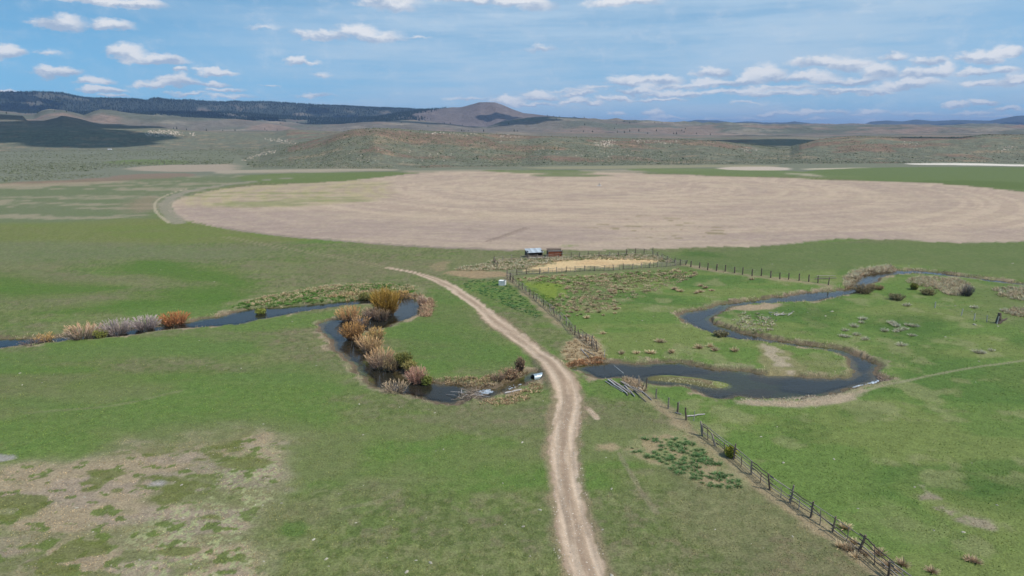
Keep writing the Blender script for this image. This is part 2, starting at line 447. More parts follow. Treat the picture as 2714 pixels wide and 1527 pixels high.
def height(x, y, parts=False):
    x = np.asarray(x, float); y = np.asarray(y, float)
    shp = x.shape
    x = x.ravel(); y = y.ravel()
    r = np.hypot(x, y) + 1e-6
    a = np.arctan2(x, y)
    wob = (fbm(a * 14, r * 0 + 3, 1.0, 3, 5) - 0.5)
    rb = np.interp(a, AXK, BASE_R) * (1 + 0.10 * wob)
    rc = np.interp(a, AXK, CREST_R) * (1 + 0.05 * wob)
    hm = np.maximum(CAMH + rc * crest('near', a), 0)
    r2 = 2050 * (1 + 0.06 * wob)
    h2 = CAMH + r2 * crest('mesa', a)
    R = [rb, rc, rc * 1.16, np.maximum(1480 + 80 * wob, rc * 1.16 + 120), r2]
    H = [0 * a, hm, hm * 0.86, np.minimum(hm, h2) * 0.7, h2]
    prevR, prevH = r2, h2
    for k in ('shadow', 'foot', 'butte', 'mtn', 'blue'):
        rk = RDIST[k] * (1 + 0.06 * (fbm(a * 9, a * 0 + len(k), 1.0, 2, 11) - 0.5))
        hk = CAMH + rk * crest(k, a)
        hk = np.maximum(hk, 12.0)
        # a dip before the ridge
        rd = prevR * 0.45 + rk * 0.55 if k != 'shadow' else prevR * 0.7 + rk * 0.3
        hd = np.minimum(prevH, hk) * {'shadow': 0.85, 'foot': 0.9, 'butte': 0.95, 'mtn': 1.0, 'blue': 0.9}[k]
        if k != 'shadow':
            R.append(rd); H.append(hd)
        R.append(rk); H.append(hk)
        prevR, prevH = rk, hk
    R.append(prevR * 1.4); H.append(prevH * 0.3)
    R.append(prevR * 2.6); H.append(0 * a)
    z = H[0] * 1.0
    near = np.ones_like(r)
    for i in range(len(R) - 1):
        t = np.clip((r - R[i]) / (R[i + 1] - R[i]), 0, 1)
        z += (H[i + 1] - H[i]) * (t * t * (3 - 2 * t))
        if i > 0:
            near = np.minimum(near, np.clip(np.abs(r - R[i]) / (0.13 * R[i]), 0, 1))
    # gullies and spurs
    gm = sstep(rb * 0.98, rc, r)
    z += gm * near * 5.0 * (np.abs(fbm(x, y, 90, 4, 21) - 0.5) * 2 - 0.25) * sstep(5.0, 18.0, hm)
    g2 = sstep(2600, 5200, r)
    rid = 1 - np.abs(fbm(x, y, 900, 4, 31, 1.0) - 0.5) * 4
    z += g2 * near * (rid - 0.55) * np.clip(r * 0.0125, 0, 105)
    # meadow relief
    lo = 1 - sstep(450, 700, r)
    z += lo * ((fbm(x, y, 40, 3, 41) - 0.5) * 0.5 * sstep(20, 60, r) + (fbm(x, y, 3.0, 3, 42) - 0.5) * 0.16)
    z += lo * (fbm(x, y, 0.9, 2, 43) - 0.5) * 0.07
    # left bench above the creek
    # creek bed
    big = 30.0
    s = np.minimum(np.minimum(sdf(x, y, C1, big) - .7, sdf(x, y, C2, big) - .4), sdf(x, y, C3, big) - .15)
    jit = (fbm(x, y, 4.0, 3, 51) - 0.5) * 1.5 + (fbm(x, y, 1.0, 3, 53) - 0.5) * 1.0
    s = s + jit * np.clip(1.5 - np.abs(s) * 0.3, 0, 1)
    si = sdf(x, y, ISLEP, 12.0)
    bank = ZW - 0.55 + (0.60 * sstep(-2.5, 0.0, s)) + 0.35 * sstep(-0.1, 0.9, s)
    bank = bank + 0.0
    k = sstep(0.05, 0.35 + 2.2 * sstep(.42, .62, fbm(x, y, 7, 3, 54)), s)
    zz = bank * (1 - k) + z * k
    zz = np.where(s < big * 0.9, zz, z)
    isl = (1 - sstep(-1.4, 0.9, si))
    zz = np.maximum(zz, np.where(s < 0, ZW - 0.45 + 0.62 * isl + (fbm(x, y, 1.2, 3, 52) - 0.5) * 0.12 * isl, -9))
    # road: lightly worn, two ruts, carried level over the culvert
    d, _, bi, bt = segs_dist(x, y, ROADC[:, :2], closed=False)
    hw = ROADC[bi, 2] * (1 - bt) + ROADC[np.minimum(bi + 1, len(ROADC) - 1), 2] * bt
    u = d / hw
    dc = segs_dist(x, y, np.array([CULV_A[:2], CULV_B[:2]]), closed=False)[0]
    fill = (1 - sstep(4.0, 9.0, dc)) * (1 - sstep(0.95, 1.75, u))
    zz = zz * (1 - fill) + (0.42) * fill
    s = s + fill * 3.0
    rut = np.exp(-((u - 0.55) / 0.18) ** 2) * 0.07 * (hw > 1)
    zz = zz - rut * (u < 1.4) - 0.05 * (1 - sstep(0.9, 1.15, u))
    if parts:
        return [v.reshape(shp) for v in (zz, r, a, s, si, u, rb, rc, hm, d)]
    return zz.reshape(shp)


def hz(x, y):
    return float(height(np.array([x]), np.array([y]))[0])


def place(px, py, n=3):
    """world points on the terrain under picture points"""
    px = np.asarray(px, float); py = np.asarray(py, float)
    z = np.zeros_like(px)
    for _ in range(n):
        x, y = gp(px, py, z)
        z = height(x, y)
    return x, y, z


# ------------------------------------------------------------------ materials
def mat_new(name):
    m = bpy.data.materials.new(name)
    m.use_nodes = True
    return m, m.node_tree.nodes, m.node_tree.links


def attr_mat(name, rough=0.95, n1=3.0, n2=0.45, amp=0.35, bump=0.5, bdist=0.08, amp2=0.3):
    """ground cover: its own colour from the attribute, grain and fine relief from noise"""
    m, N, L = mat_new(name)
    b = N['Principled BSDF']
    b.inputs['Roughness'].default_value = rough
    b.inputs['Specular IOR Level'].default_value = 0.15
    at = N.new('ShaderNodeAttribute'); at.attribute_name = 'col'
    geo = N.new('ShaderNodeNewGeometry')
    def noi(scale, det):
        n = N.new('ShaderNodeTexNoise')
        n.inputs['Scale'].default_value = scale; n.inputs['Detail'].default_value = det
        n.inputs['Roughness'].default_value = 0.65
        L.new(geo.outputs['Position'], n.inputs['Vector'])
        return n.outputs[0]
    a, c = noi(n1, 4), noi(n2, 4)
    def rg(v, amp):
        r = N.new('ShaderNodeMapRange')
        L.new(v, r.inputs[0])
        r.inputs[1].default_value, r.inputs[2].default_value = 0.3, 0.7
        r.inputs[3].default_value, r.inputs[4].default_value = 1 - amp, 1 + amp
        return r.outputs[0]
    mu = N.new('ShaderNodeMath'); mu.operation = 'MULTIPLY'
    L.new(rg(a, amp), mu.inputs[0]); L.new(rg(c, amp2), mu.inputs[1])
    vm = N.new('ShaderNodeVectorMath'); vm.operation = 'SCALE'
    L.new(at.outputs['Color'], vm.inputs[0]); L.new(mu.outputs[0], vm.inputs['Scale'])
    L.new(vm.outputs[0], b.inputs['Base Color'])
    bp = N.new('ShaderNodeBump'); bp.inputs['Strength'].default_value = bump; bp.inputs['Distance'].default_value = bdist
    L.new(a, bp.inputs['Height']); L.new(bp.outputs[0], b.inputs['Normal'])
    return m


def mat_flat(name, c1, c2, scale=8.0, rough=0.85, metal=0.0, bump=0.3, stretch=None, obj=True, bdist=0.01):
    m, N, L = mat_new(name)
    b = N['Principled BSDF']
    b.inputs['Roughness'].default_value = rough
    b.inputs['Metallic'].default_value = metal
    b.inputs['Specular IOR Level'].default_value = 0.25
    tc = N.new('ShaderNodeTexCoord')
    mp = N.new('ShaderNodeMapping')
    L.new(tc.outputs['Object'], mp.inputs[0])
    if stretch:
        mp.inputs['Scale'].default_value = stretch
    n = N.new('ShaderNodeTexNoise'); n.inputs['Scale'].default_value = scale; n.inputs['Detail'].default_value = 5
    L.new(mp.outputs[0], n.inputs['Vector'])
    r = N.new('ShaderNodeValToRGB')
    r.color_ramp.elements[0].position = 0.33; r.color_ramp.elements[0].color = c1 + (1,)
    r.color_ramp.elements[1].position = 0.67; r.color_ramp.elements[1].color = c2 + (1,)
    L.new(n.outputs[0], r.inputs[0])
    oi = N.new('ShaderNodeObjectInfo')
    mr = N.new('ShaderNodeMapRange'); L.new(oi.outputs['Random'], mr.inputs[0])
    mr.inputs[3].default_value, mr.inputs[4].default_value = 0.75, 1.25
    vm = N.new('ShaderNodeVectorMath'); vm.operation = 'SCALE'
    L.new(r.outputs[0], vm.inputs[0]); L.new(mr.outputs[0], vm.inputs['Scale'])
    L.new(vm.outputs[0], b.inputs['Base Color'])
    bp = N.new('ShaderNodeBump'); bp.inputs['Strength'].default_value = bump; bp.inputs['Distance'].default_value = bdist
    L.new(n.outputs[0], bp.inputs['Height']); L.new(bp.outputs[0], b.inputs['Normal'])
    return m


def mat_attr_plain(name, rough=0.9, trans=0.0):
    m, N, L = mat_new(name)
    b = N['Principled BSDF']
    b.inputs['Roughness'].default_value = rough
    b.inputs['Specular IOR Level'].default_value = 0.15
    at = N.new('ShaderNodeAttribute'); at.attribute_name = 'col'
    geo = N.new('ShaderNodeNewGeometry')
    n = N.new('ShaderNodeTexNoise'); n.inputs['Scale'].default_value = 1.7; n.inputs['Detail'].default_value = 2
    L.new(geo.outputs['Position'], n.inputs['Vector'])
    mr = N.new('ShaderNodeMapRange'); L.new(n.outputs[0], mr.inputs[0])
    mr.inputs[1].default_value, mr.inputs[2].default_value = 0.3, 0.7
    mr.inputs[3].default_value, mr.inputs[4].default_value = 0.8, 1.2
    vm = N.new('ShaderNodeVectorMath'); vm.operation = 'SCALE'
    L.new(at.outputs['Color'], vm.inputs[0]); L.new(mr.outputs[0], vm.inputs['Scale'])
    L.new(vm.outputs[0], b.inputs['Base Color'])
    return m


def water_mat():
    m, N, L = mat_new('creek_water')
    b = N['Principled BSDF']
    out = N['Material Output']
    b.inputs['Base Color'].default_value = lin(44, 42, 34) + (1,)
    b.inputs['Roughness'].default_value = 0.04
    b.inputs['IOR'].default_value = 1.29
    geo = N.new('ShaderNodeNewGeometry')
    n = N.new('ShaderNodeTexNoise'); n.inputs['Scale'].default_value = 1.6; n.inputs['Detail'].default_value = 4
    mp = N.new('ShaderNodeMapping'); mp.inputs['Scale'].default_value = (0.7, 1.6, 1)
    L.new(geo.outputs['Position'], mp.inputs[0]); L.new(mp.outputs[0], n.inputs['Vector'])
    bp = N.new('ShaderNodeBump'); bp.inputs['Strength'].default_value = 0.6; bp.inputs['Distance'].default_value = 0.035
    L.new(n.outputs[0], bp.inputs['Height']); L.new(bp.outputs[0], b.inputs['Normal'])
    # silt lets the bed show through the shallows
    tr = N.new('ShaderNodeBsdfTransparent'); tr.inputs[0].default_value = (0.84, 0.86, 0.76, 1)
    at = N.new('ShaderNodeAttribute'); at.attribute_name = 'shallow'
    mx = N.new('ShaderNodeMixShader')
    L.new(at.outputs['Fac'], mx.inputs[0]); L.new(b.outputs[0], mx.inputs[1])
    gl = N.new('ShaderNodeBsdfGlossy'); gl.inputs['Roughness'].default_value = 0.08
    L.new(bp.outputs[0], gl.inputs['Normal'])
    fr = N.new('ShaderNodeFresnel'); fr.inputs[0].default_value = 1.33
    L.new(bp.outputs[0], fr.inputs['Normal'])
    m2 = N.new('ShaderNodeMixShader')
    L.new(fr.outputs[0], m2.inputs[0]); L.new(tr.outputs[0], m2.inputs[1]); L.new(gl.outputs[0], m2.inputs[2])
    L.new(m2.outputs[0], mx.inputs[2])
    L.new(mx.outputs[0], out.inputs['Surface'])
    return m


# ------------------------------------------------------------------ mesh helpers
def mesh_np(name, V, Fq, mat=None, smooth=False, col=None, attrs=None, point=True):
    """V (n,3); Fq (m,k) with one k for all"""
    V = np.asarray(V, np.float32); Fq = np.asarray(Fq, np.int32)
    me = bpy.data.meshes.new(name)
    me.vertices.add(len(V)); me.vertices.foreach_set('co', V.ravel())
    m, k = Fq.shape
    me.loops.add(m * k); me.loops.foreach_set('vertex_index', Fq.ravel())
    me.polygons.add(m)
    me.polygons.foreach_set('loop_start', np.arange(0, m * k, k, dtype=np.int32))
    me.polygons.foreach_set('loop_total', np.full(m, k, np.int32))
    me.polygons.foreach_set('use_smooth', np.full(m, smooth))
    me.update(calc_edges=True)
    if col is not None:
        at = me.attributes.new('col', 'FLOAT_COLOR', 'POINT')
        c = np.ones((len(V), 4), np.float32); c[:, :3] = col
        at.data.foreach_set('color', c.ravel())
    for k_, v_ in (attrs or {}).items():
        at = me.attributes.new(k_, 'FLOAT', 'POINT')
        at.data.foreach_set('value', np.asarray(v_, np.float32))
    if mat:
        me.materials.append(mat)
    return me


def link(name, me, parent=None, loc=None, rot=None, scale=None, **props):
    o = bpy.data.objects.new(name, me)
    COL.objects.link(o)
    if parent:
        o.parent = parent
    if loc is not None:
        o.location = loc
    if rot is not None:
        o.rotation_euler = rot
    if scale is not None:
        o.scale = scale if hasattr(scale, '__len__') else (scale,) * 3
    for k, v in props.items():
        o[k] = v
    return o


def structure(name, me, label=None):
    o = link(name, me, kind='structure')
    if label:
        o['label'] = label
    return o


def thing(name, label, cat, loc=(0, 0, 0), rotz=0.0, group=None, me=None):
    o = link(name, me, loc=loc, rot=(0, 0, rotz), label=label, category=cat)
    if group:
        o['group'] = group
    return o


def C(*a):
    return np.array(lin(*a))


# ------------------------------------------------------------------ terrain grid
AZ_IN = np.arange(-0.73, 0.7301, 0.00165)
AZ_OUT_L = np.concatenate([np.arange(-math.pi, -1.0, 0.08), np.arange(-1.0, -0.73, 0.012)])
AZS = np.concatenate([AZ_OUT_L, AZ_IN, -AZ_OUT_L[::-1]])
AZS = AZS[:-1]                      # last one would repeat the seam
d1 = np.arange(0.72, 0.0535, -0.00155)
RS = np.concatenate([[0.6, 4, 10, 18, 26, 33], CAMH / np.tan(d1)])
RS = RS[RS < 640]
RS = np.concatenate([RS, np.geomspace(640, 1250, 95), np.geomspace(1262, 5600, 120), np.geomspace(5640, 10200, 130), np.geomspace(10350, 18000, 40), [22000, 30000, 42000]])
A, R_ = np.meshgrid(AZS, RS)
GX, GY = R_ * np.sin(A), R_ * np.cos(A)
NR, NA = A.shape
GZ, gr, ga, gs, gsi, gu, grb, grc, ghm, gd = height(GX, GY, parts=True)


def mixc(c, col, m):
    m = m[..., None]
    return c * (1 - m) + np.asarray(col) * m


def pm(pts, soft, nscale=8.0, namp=0.0, seed=0, z=0.0, ax=1.0, it=1):
    """soft mask of a patch traced on the flat ground, ragged by noise"""
    P = gpoly(pts, z, it)
    s_ = sdf(GX.ravel(), GY.ravel(), P, max(soft, namp) * 3 + 5).reshape(GX.shape)
    if namp:
        s_ = s_ + (fbm(GX, GY, nscale, 4, 100 + seed, ax) - 0.5) * 2 * namp
    return 1 - sstep(-soft, soft, s_)


def paint():
    X, Y = GX, GY
    n_big = fbm(X, Y, 60, 4, 1); n_mid = fbm(X, Y, 9, 5, 2, 1.8); n_sm = fbm(X, Y, 1.6, 4, 3); n_b2 = fbm(X, Y, 24, 4, 4, 1.6)
    n_f = fbm(X, Y, 0.55, 3, 6)
    c = np.zeros(X.shape + (3,))
    c += C(98, 112, 66)
    c = mixc(c, C(86, 116, 54), sstep(0.48, 0.62, n_mid) * 0.55)
    c = mixc(c, C(114, 108, 78), sstep(0.48, 0.64, n_b2) * 0.6)
    c = mixc(c, C(78, 112, 52), sstep(0.53, 0.66, n_big) * 0.6)
    c = mixc(c, C(122, 112, 86), sstep(0.46, 0.66, n_sm) * 0.6)
    c = mixc(c, C(112, 122, 72), sstep(0.52, 0.66, fbm(X, Y, 5, 5, 14, 2.0)) * 0.6)
    c = mixc(c, C(76, 98, 48), sstep(0.50, 0.64, 1 - n_f) * 0.6)
    c = mixc(c, C(124, 126, 84), sstep(0.58, 0.72, fbm(X, Y, .8, 3, 13)) * 0.45)
    fr = sstep(.50, .60, fbm(X, Y, 26, 5, 9, 2.2)) * (gr < 420)
    c = mixc(c, C(80, 118, 50), fr * sstep(.38, .58, n_mid) * .75)
    c = mixc(c, C(118, 112, 82), sstep(.56, .68, fbm(X, Y, 18, 5, 12, 1.8)) * .4)
    # band of pasture left of the creek, greener
    m = pm([(-200,930),(400,890),(860,860),(960,1000),(900,1080),(500,1110),(-200,1150)], 6, 14, 6, 1, ax=2)
    c = mixc(c, C(82, 114, 56), m * sstep(.36, .56, fbm(X, Y, 12, 4, 8, 2.5)) * 0.7)
    # grey green far left meadow
    m = pm([(-400,600),(-400,480),(0,487),(260,478),(560,462),(900,450),(900,470),(640,484),(480,520),(400,560),(447,588)], 4, 20, 8, 2, ax=2)
    c = mixc(c, C(102, 114, 84), m * 0.85)
    c = mixc(c, C(150, 138, 116), m * sstep(0.50, 0.66, fbm(X, Y, 9, 4, 7, 5)) * 0.7)
    m = pm([(330,535),(415,515),(425,560),(330,570)], 5, 8, 4, 3)
    c = mixc(c, C(140, 122, 100), m * 0.6)
    m = pm([(-400,615),(0,592),(300,580),(447,585),(520,592),(700,622),(820,640),(500,650),(0,650),(-400,660)], 5, 15, 8, 4, ax=2)
    c = mixc(c, C(108, 118, 58), m * 0.6)
    m = pm([(-300,640),(400,645),(760,660),(600,700),(200,690),(-300,720)], 8, 15, 8, 5, ax=2)
    c = mixc(c, C(106, 114, 80), m * 0.6)
    for i, p in enumerate([[(290,715),(380,690),(470,690),(520,712),(600,712),(660,735),(665,765),(600,770),(560,745),(420,745)],
                           [(-60,720),(50,730),(120,745),(250,750),(330,770),(150,790),(-60,795)],
                           [(390,775),(640,755),(660,790),(480,800),(380,790)],
                           [(0,835),(160,815),(420,790),(640,795),(500,810),(300,830),(0,845)],
                           [(-60,965),(300,960),(560,980),(440,1030),(100,1060),(-60,1050)],
                           [(690,1030),(760,1015),(850,1030),(760,1060)]]):
        m = pm(p, 4 if i < 4 else 3, 6, 4, 10 + i, ax=2.5)
        c = mixc(c, C(72, 110, 40), m * (0.85 if i < 4 else 0.35))
    # loop meadow, rich green
    m = pm([(1060,850),(1120,800),(1160,760),(1250,830),(1330,905),(1380,960),(1330,990),(1200,990),(1100,960),(1030,900)], 2, 6, 2, 20)
    c = mixc(c, C(78, 112, 52), m * 0.7)
    # pasture right of the road / right meadow
    RP_ = [(1345,738),(1472,838),(1583,935),(1620,960),(1700,1010),(1771,1083),(1898,1185),(1991,1258),(2147,1372),(2276,1460),(2443,1590),
           (3000,1800),(3400,1100),(3100,690),(2700,650),(2400,650),(2200,645),(1900,670),(1740,700),(1400,728)]
    m = pm(RP_, 0.8, 3, 0.6, 21)
    rm = m
    c = mixc(c, C(84, 120, 52), m * 0.85)
    c = mixc(c, C(108, 124, 66), m * sstep(0.47, 0.62, fbm(X, Y, 7, 5, 22, 2.2)) * 0.65)
    c = mixc(c, C(68, 106, 46), m * sstep(0.54, 0.66, fbm(X, Y, 13, 4, 23, 1.8)) * 0.65)
    c = mixc(c, C(134, 134, 92), m * sstep(0.56, 0.72, fbm(X, Y, 4, 4, 24)) * 0.5)
    m2 = pm([(1830,715),(1740,700),(1740,680),(1900,660),(2230,640),(2400,642),(3100,640),(3100,760),(2700,740),(2400,700),(2250,715),(2000,728)], 3, 10, 3, 25, ax=2)
    c = mixc(c, C(88, 108, 62), m2 * 0.8)
    m = pm([(2500,740),(3000,770),(3000,880),(2650,860),(2560,800)], 5, 8, 5, 26)
    c = mixc(c, C(92, 110, 64), m * 0.6)
    for i, p in enumerate([[(1790,670),(1850,665),(1900,672),(1930,684),(1850,682)], [(2300,850),(2420,830),(2560,860),(2450,900),(2320,890)],
                           [(2080,830),(2200,815),(2260,850),(2150,870)], [(2240,1090),(2310,1080),(2330,1100),(2260,1105)],
                           [(2080,1130),(2160,1120),(2190,1150),(2110,1160)], [(2500,1290),(2640,1260),(2760,1300),(2700,1350),(2560,1340)]]):
        m = pm(p, 2, 4, 2, 27 + i, ax=2)
        c = mixc(c, C(60, 98, 40), m * 0.7)
    m = pm([(2430,1280),(2460,1290),(2520,1350),(2640,1385),(2620,1405),(2540,1380),(2490,1360),(2440,1310)], 0.5, 2, 1.2, 35)
    c = mixc(c, C(146, 132, 116), m * sstep(.42, .55, n_sm) * .8)
    m = pm([(2280,1360),(2400,1350),(2500,1390),(2440,1430),(2330,1410)], 2, 3, 2, 36)
    c = mixc(c, C(122, 128, 84), m * 0.5)
    # dead, grazed off patch bottom left
    dm = pm([(-200,1210),(60,1222),(200,1192),(500,1170),(690,1135),(790,1165),(780,1215),(700,1330),(680,1400),(700,1480),(730,1600),(-200,1700)], 3.0, 7, 5.0, 40)
    d2 = sstep(0.38, 0.54, fbm(X, Y, 4.5, 6, 41, 1.8)) * dm
    c = mixc(c, C(132, 126, 94), dm * 0.7)
    c = mixc(c, C(153, 137, 113), d2 * 0.85)
    c = mixc(c, C(146, 132, 118), dm * sstep(0.56, 0.70, fbm(X, Y, 3, 4, 42, 2.4)) * 0.6)
    c = mixc(c, C(150, 158, 112), dm * sstep(0.52, 0.62, fbm(X, Y, 0.35, 2, 43)) * pm([(560,1230),(760,1180),(760,1300),(680,1600),(300,1600),(440,1340)], 2, 3, 2, 44) * 0.75)
    c = mixc(c, C(82, 108, 44), dm * sstep(0.62, 0.68, fbm(X, Y, .9, 3, 45, 1.6)) * 0.85)
    c = mixc(c, C(104, 112, 66), dm * sstep(0.50, 0.60, fbm(X, Y, 7, 4, 49, 1.8)) * sstep(.42, .56, n_sm) * 0.8)
    c = mixc(c, C(96, 106, 50), dm * sstep(0.62, 0.68, fbm(X, Y, 2.6, 3, 46, 1.8)) * 0.8)
    c = mixc(c, C(76, 112, 50), pm([(740,1390),(800,1375),(830,1395),(810,1420),(750,1425)], .4, 1, .5, 47) * .8)
    for i, p in enumerate([[(-60,1205),(30,1205),(55,1215),(0,1228),(-60,1225)], [(395,1284),(420,1275),(445,1278),(435,1290),(400,1291)]]):
        c = mixc(c, C(150, 145, 142), pm(p, 0.3, 1, 0.3, 48 + i) * 0.9)
    # old track left of the road and trail on the right pasture
    def trail(pts, w, col, k, seed, nz=0.4):
        nonlocal c
        P = smooth_poly([gp(*p) for p in pts], closed=False)
        dd = segs_dist(X.ravel(), Y.ravel(), P, closed=False)[0].reshape(X.shape)
        m = (1 - sstep(w * 0.6, w * 1.3, dd + (fbm(X, Y, 2, 3, seed) - 0.5) * w * nz * 2))
        c = mixc(c, col, m * k)
    trail([(70,1095),(180,1085),(300,1078),(380,1060),(480,1035)], .35, C(130, 124, 96), .35, 60)
    trail([(2190,1058),(2270,1040),(2330,1022),(2400,1010),(2470,995),(2530,985),(2600,972),(2720,958)], .32, C(140, 136, 106), .7, 61)
    trail([(1990,1066),(2090,1070),(2190,1062),(2250,1050)], .9, C(168, 150, 130), .8, 62)
    trail([(1640,1200),(1690,1290),(1740,1360)], .25, C(140, 128, 104), .5, 63, 1.)
    trail([(900,1352),(1010,1330),(1060,1300)], .3, C(128, 124, 92), .5, 64, 1.)
    trail([(2600,330),(1560,1080),(1590,1110)], .4, C(150, 132, 110), .0, 65)
    trail([(1553,1078),(1572,1095),(1582,1108)], .45, C(176, 156, 136), .9, 66)
    trail([(1250,1165),(1300,1160)], .2, C(128, 124, 92), .3, 67)
    # corral yard
    m = pm([(1305,690),(1420,684),(1730,668),(1800,695),(1820,712),(1700,720),(1345,740),(1290,745),(1200,735),(1210,715)], 1.5, 5, 1.5, 70)
    c = mixc(c, C(112, 112, 84), m * 0.6)
    s_ = pm([(1170,722),(1240,716),(1345,722),(1350,735),(1250,738),(1215,735)], 1.0, 3, 1.5, 71)
    c = mixc(c, C(160, 134, 104), s_ * 0.75)
    s_ = pm([(1140,700),(1185,690),(1200,712),(1160,725),(1140,715)], 1.0, 3, 2.0, 72)
    c = mixc(c, C(146, 126, 98), s_ * 0.6)
    s_ = 1 - sstep(-1.0, 1.0, sdf(X.ravel(), Y.ravel(), CORRALSTRAW, 20).reshape(X.shape) + (fbm(X, Y, 3, 4, 73) - .5) * 4)
    c = mixc(c, C(206, 178, 132), s_ * 0.95)
    c = mixc(c, C(186, 152, 110), s_ * sstep(.5, .65, fbm(X, Y, 3, 4, 74, 4)) * 0.6)
    s_ = 1 - sstep(-.6, .6, sdf(X.ravel(), Y.ravel(), POND, 20).reshape(X.shape) + (fbm(X, Y, 3, 3, 75) - .5) * 1.6)
    c = mixc(c, C(108, 132, 42), s_ * 0.9)
    m = pm([(1530,745),(1660,740),(1640,800),(1540,810),(1490,790)], 3, 4, 3, 76)
    c = mixc(c, C(104, 114, 74), m * 0.5)
    # bare, tussocky ground near the culvert and under the fences
    m = pm([(1480,935),(1510,900),(1570,880),(1600,925),(1600,952),(1520,960)], .8, 2, .8, 77)
    c = mixc(c, C(166, 146, 116), m * 0.85)
    m = pm([(1500,958),(1600,945),(1610,958),(1560,968),(1500,972)], .5, 1.5, .6, 78)
    c = mixc(c, C(150, 112, 78), m * 0.7)
    for pts, w_ in (([(1690,1030),(1745,1068),(1780,1100),(1862,1165),(1944,1225),(1991,1262),(2041,1305),(2093,1338),(2147,1376),(2205,1414),(2276,1465),(2356,1530),(2443,1600)], 1.2),
                    ([(1344,740),(1375,762),(1422,800),(1460,835),(1512,880),(1538,897),(1583,935)], 1.2),
                    ([(1820,704),(1899,718),(1993,733),(2090,742),(2196,757)], 1.5)):
        P = smooth_poly([gp(*p) for p in pts], closed=False)
        dd = segs_dist(X.ravel(), Y.ravel(), P, closed=False)[0].reshape(X.shape)
        m = 1 - sstep(w_ * .3, w_ * 1.5, dd + (fbm(X, Y, 2.5, 4, 80) - .5) * 2 * w_)
        c = mixc(c, C(152, 134, 108), m * .75)
    m = pm([(1640,1200),(1700,1160),(1790,1130),(1850,1165),(1910,1230),(1985,1275),(1968,1300),(1880,1295),(1790,1255),(1720,1220)], .8, 2, 1.0, 81)
    c = mixc(c, C(138, 136, 96), m * .6)
    c = mixc(c, C(160, 138, 110), m * sstep(.5, .6, fbm(X, Y, 1.3, 3, 82)) * .6)
    m = pm([(1570,1180),(1620,1170),(1650,1190),(1600,1200)], .5, 1.5, .6, 83)
    c = mixc(c, C(166, 142, 114), m * .7)
    # creek banks
    fade = 1 - sstep(180, 420, gr) * .4
    bk = (1 - sstep(0.5, 1.5, gs + (fbm(X, Y, 1.6, 5, 84) - .5) * 3.6 + (fbm(X, Y, 9, 3, 97) - .5) * 2.5)) * (gs > -2)
    c = mixc(c, C(150, 134, 110), bk * (.45 + .5 * sstep(.4, .6, fbm(X, Y, 4, 4, 99))) * fade)
    c = mixc(c, C(96, 82, 68), (1 - sstep(.1, .8, gs + (fbm(X, Y, 2, 3, 103) - .5) * .8)) * .85)
    m = pm([(2000,905),(2060,918),(2110,945),(2150,985),(2080,1000),(2020,985)], .8, 2.5, 1.5, 85)
    c = mixc(c, C(132, 124, 86), m * .8)
    m = pm([(2000,902),(2050,915),(2085,945),(2110,985),(2060,985),(2040,950)], .5, 2, 1.0, 86)
    c = mixc(c, C(164, 150, 130), m * sstep(.36, .56, n_sm) * .8)
    m = pm([(2100,950),(2200,945),(2250,975),(2230,995),(2130,990)], 1, 2, 1, 87)
    c = mixc(c, C(112, 116, 70), m * .6)
    m = pm([(1925,820),(1960,808),(2075,804),(2060,818),(1990,826)], .6, 2, 1.2, 88)
    c = mixc(c, C(162, 140, 116), m * .9)
    m = pm([(1950,1060),(2020,1062),(2140,1056),(2260,1032),(2300,1030),(2270,1050),(2180,1072),(2060,1078),(1960,1068)], .5, 2, .8, 89)
    c = mixc(c, C(160, 144, 122), m * sstep(.3, .55, fbm(X, Y, 2, 4, 104)) * .85)
    m = pm([(1330,890),(1300,1000),(1420,1030),(1400,1060),(1300,1075),(1270,1068),(1380,1030),(1430,1000)], .5, 2, .6, 90)
    c = mixc(c, C(150, 136, 112), m * .0)
    isl = (1 - sstep(-.5, 1.2, gsi))
    c = mixc(c, C(104, 102, 62), isl * .9)
    # bed
    c = mixc(c, mixc(np.zeros_like(c) + C(118, 104, 76), C(112, 124, 66), sstep(.52, .62, fbm(X, Y, 4, 4, 101, 2))), 1 - sstep(-1.2, -.1, gs + isl * 3))
    # north bank weeds
    m = pm([(600,800),(700,780),(850,755),(1000,745),(1120,760),(1100,785),(1000,785),(850,800),(650,815)], 1.5, 3, 2, 91, ax=2)
    c = mixc(c, C(88, 112, 58), m * .8)
    c = mixc(c, C(140, 128, 98), m * sstep(.5, .62, fbm(X, Y, 2, 4, 92, 2)) * .7)
    # strip worn beside the road
    sh = (1 - sstep(1.05, 1.55, gu + (fbm(X, Y, 2.5, 4, 93) - .5) * .8)) * (gr < 130)
    c = mixc(c, C(140, 122, 98), sh * .7)
    # two-track beyond the road's end
    dd = segs_dist(X.ravel(), Y.ravel(), TWO, closed=False)[0].reshape(X.shape)
    m = np.exp(-((dd - .9) / .35) ** 2)
    c = mixc(c, C(140, 130, 98), m * .7)
    road = gu < 1.0
    # ---- road surface
    ux = gu + (n_sm - .5) * .10
    sg_ = np.where(X > np.interp(Y, ROADC[:, 1], ROADC[:, 0]), 1.0, -1.0)
    su = gu * sg_
    stk = fbm(Y * .16 + 40, su * 3.2 + .02 * Y, 1.0, 4, 98)
    rc_ = np.zeros_like(c) + C(170, 148, 126)
    rc_ = mixc(rc_, C(190, 168, 146), np.exp(-((ux - .55) / .2) ** 2))
    rc_ = mixc(rc_, C(150, 128, 108), np.exp(-(ux / .22) ** 2) * .8)
    rc_ = mixc(rc_, C(142, 120, 100), sstep(.85, 1.05, ux) * .7)
    rc_ = mixc(rc_, C(150, 130, 110), sstep(.5, .68, stk) * .55)
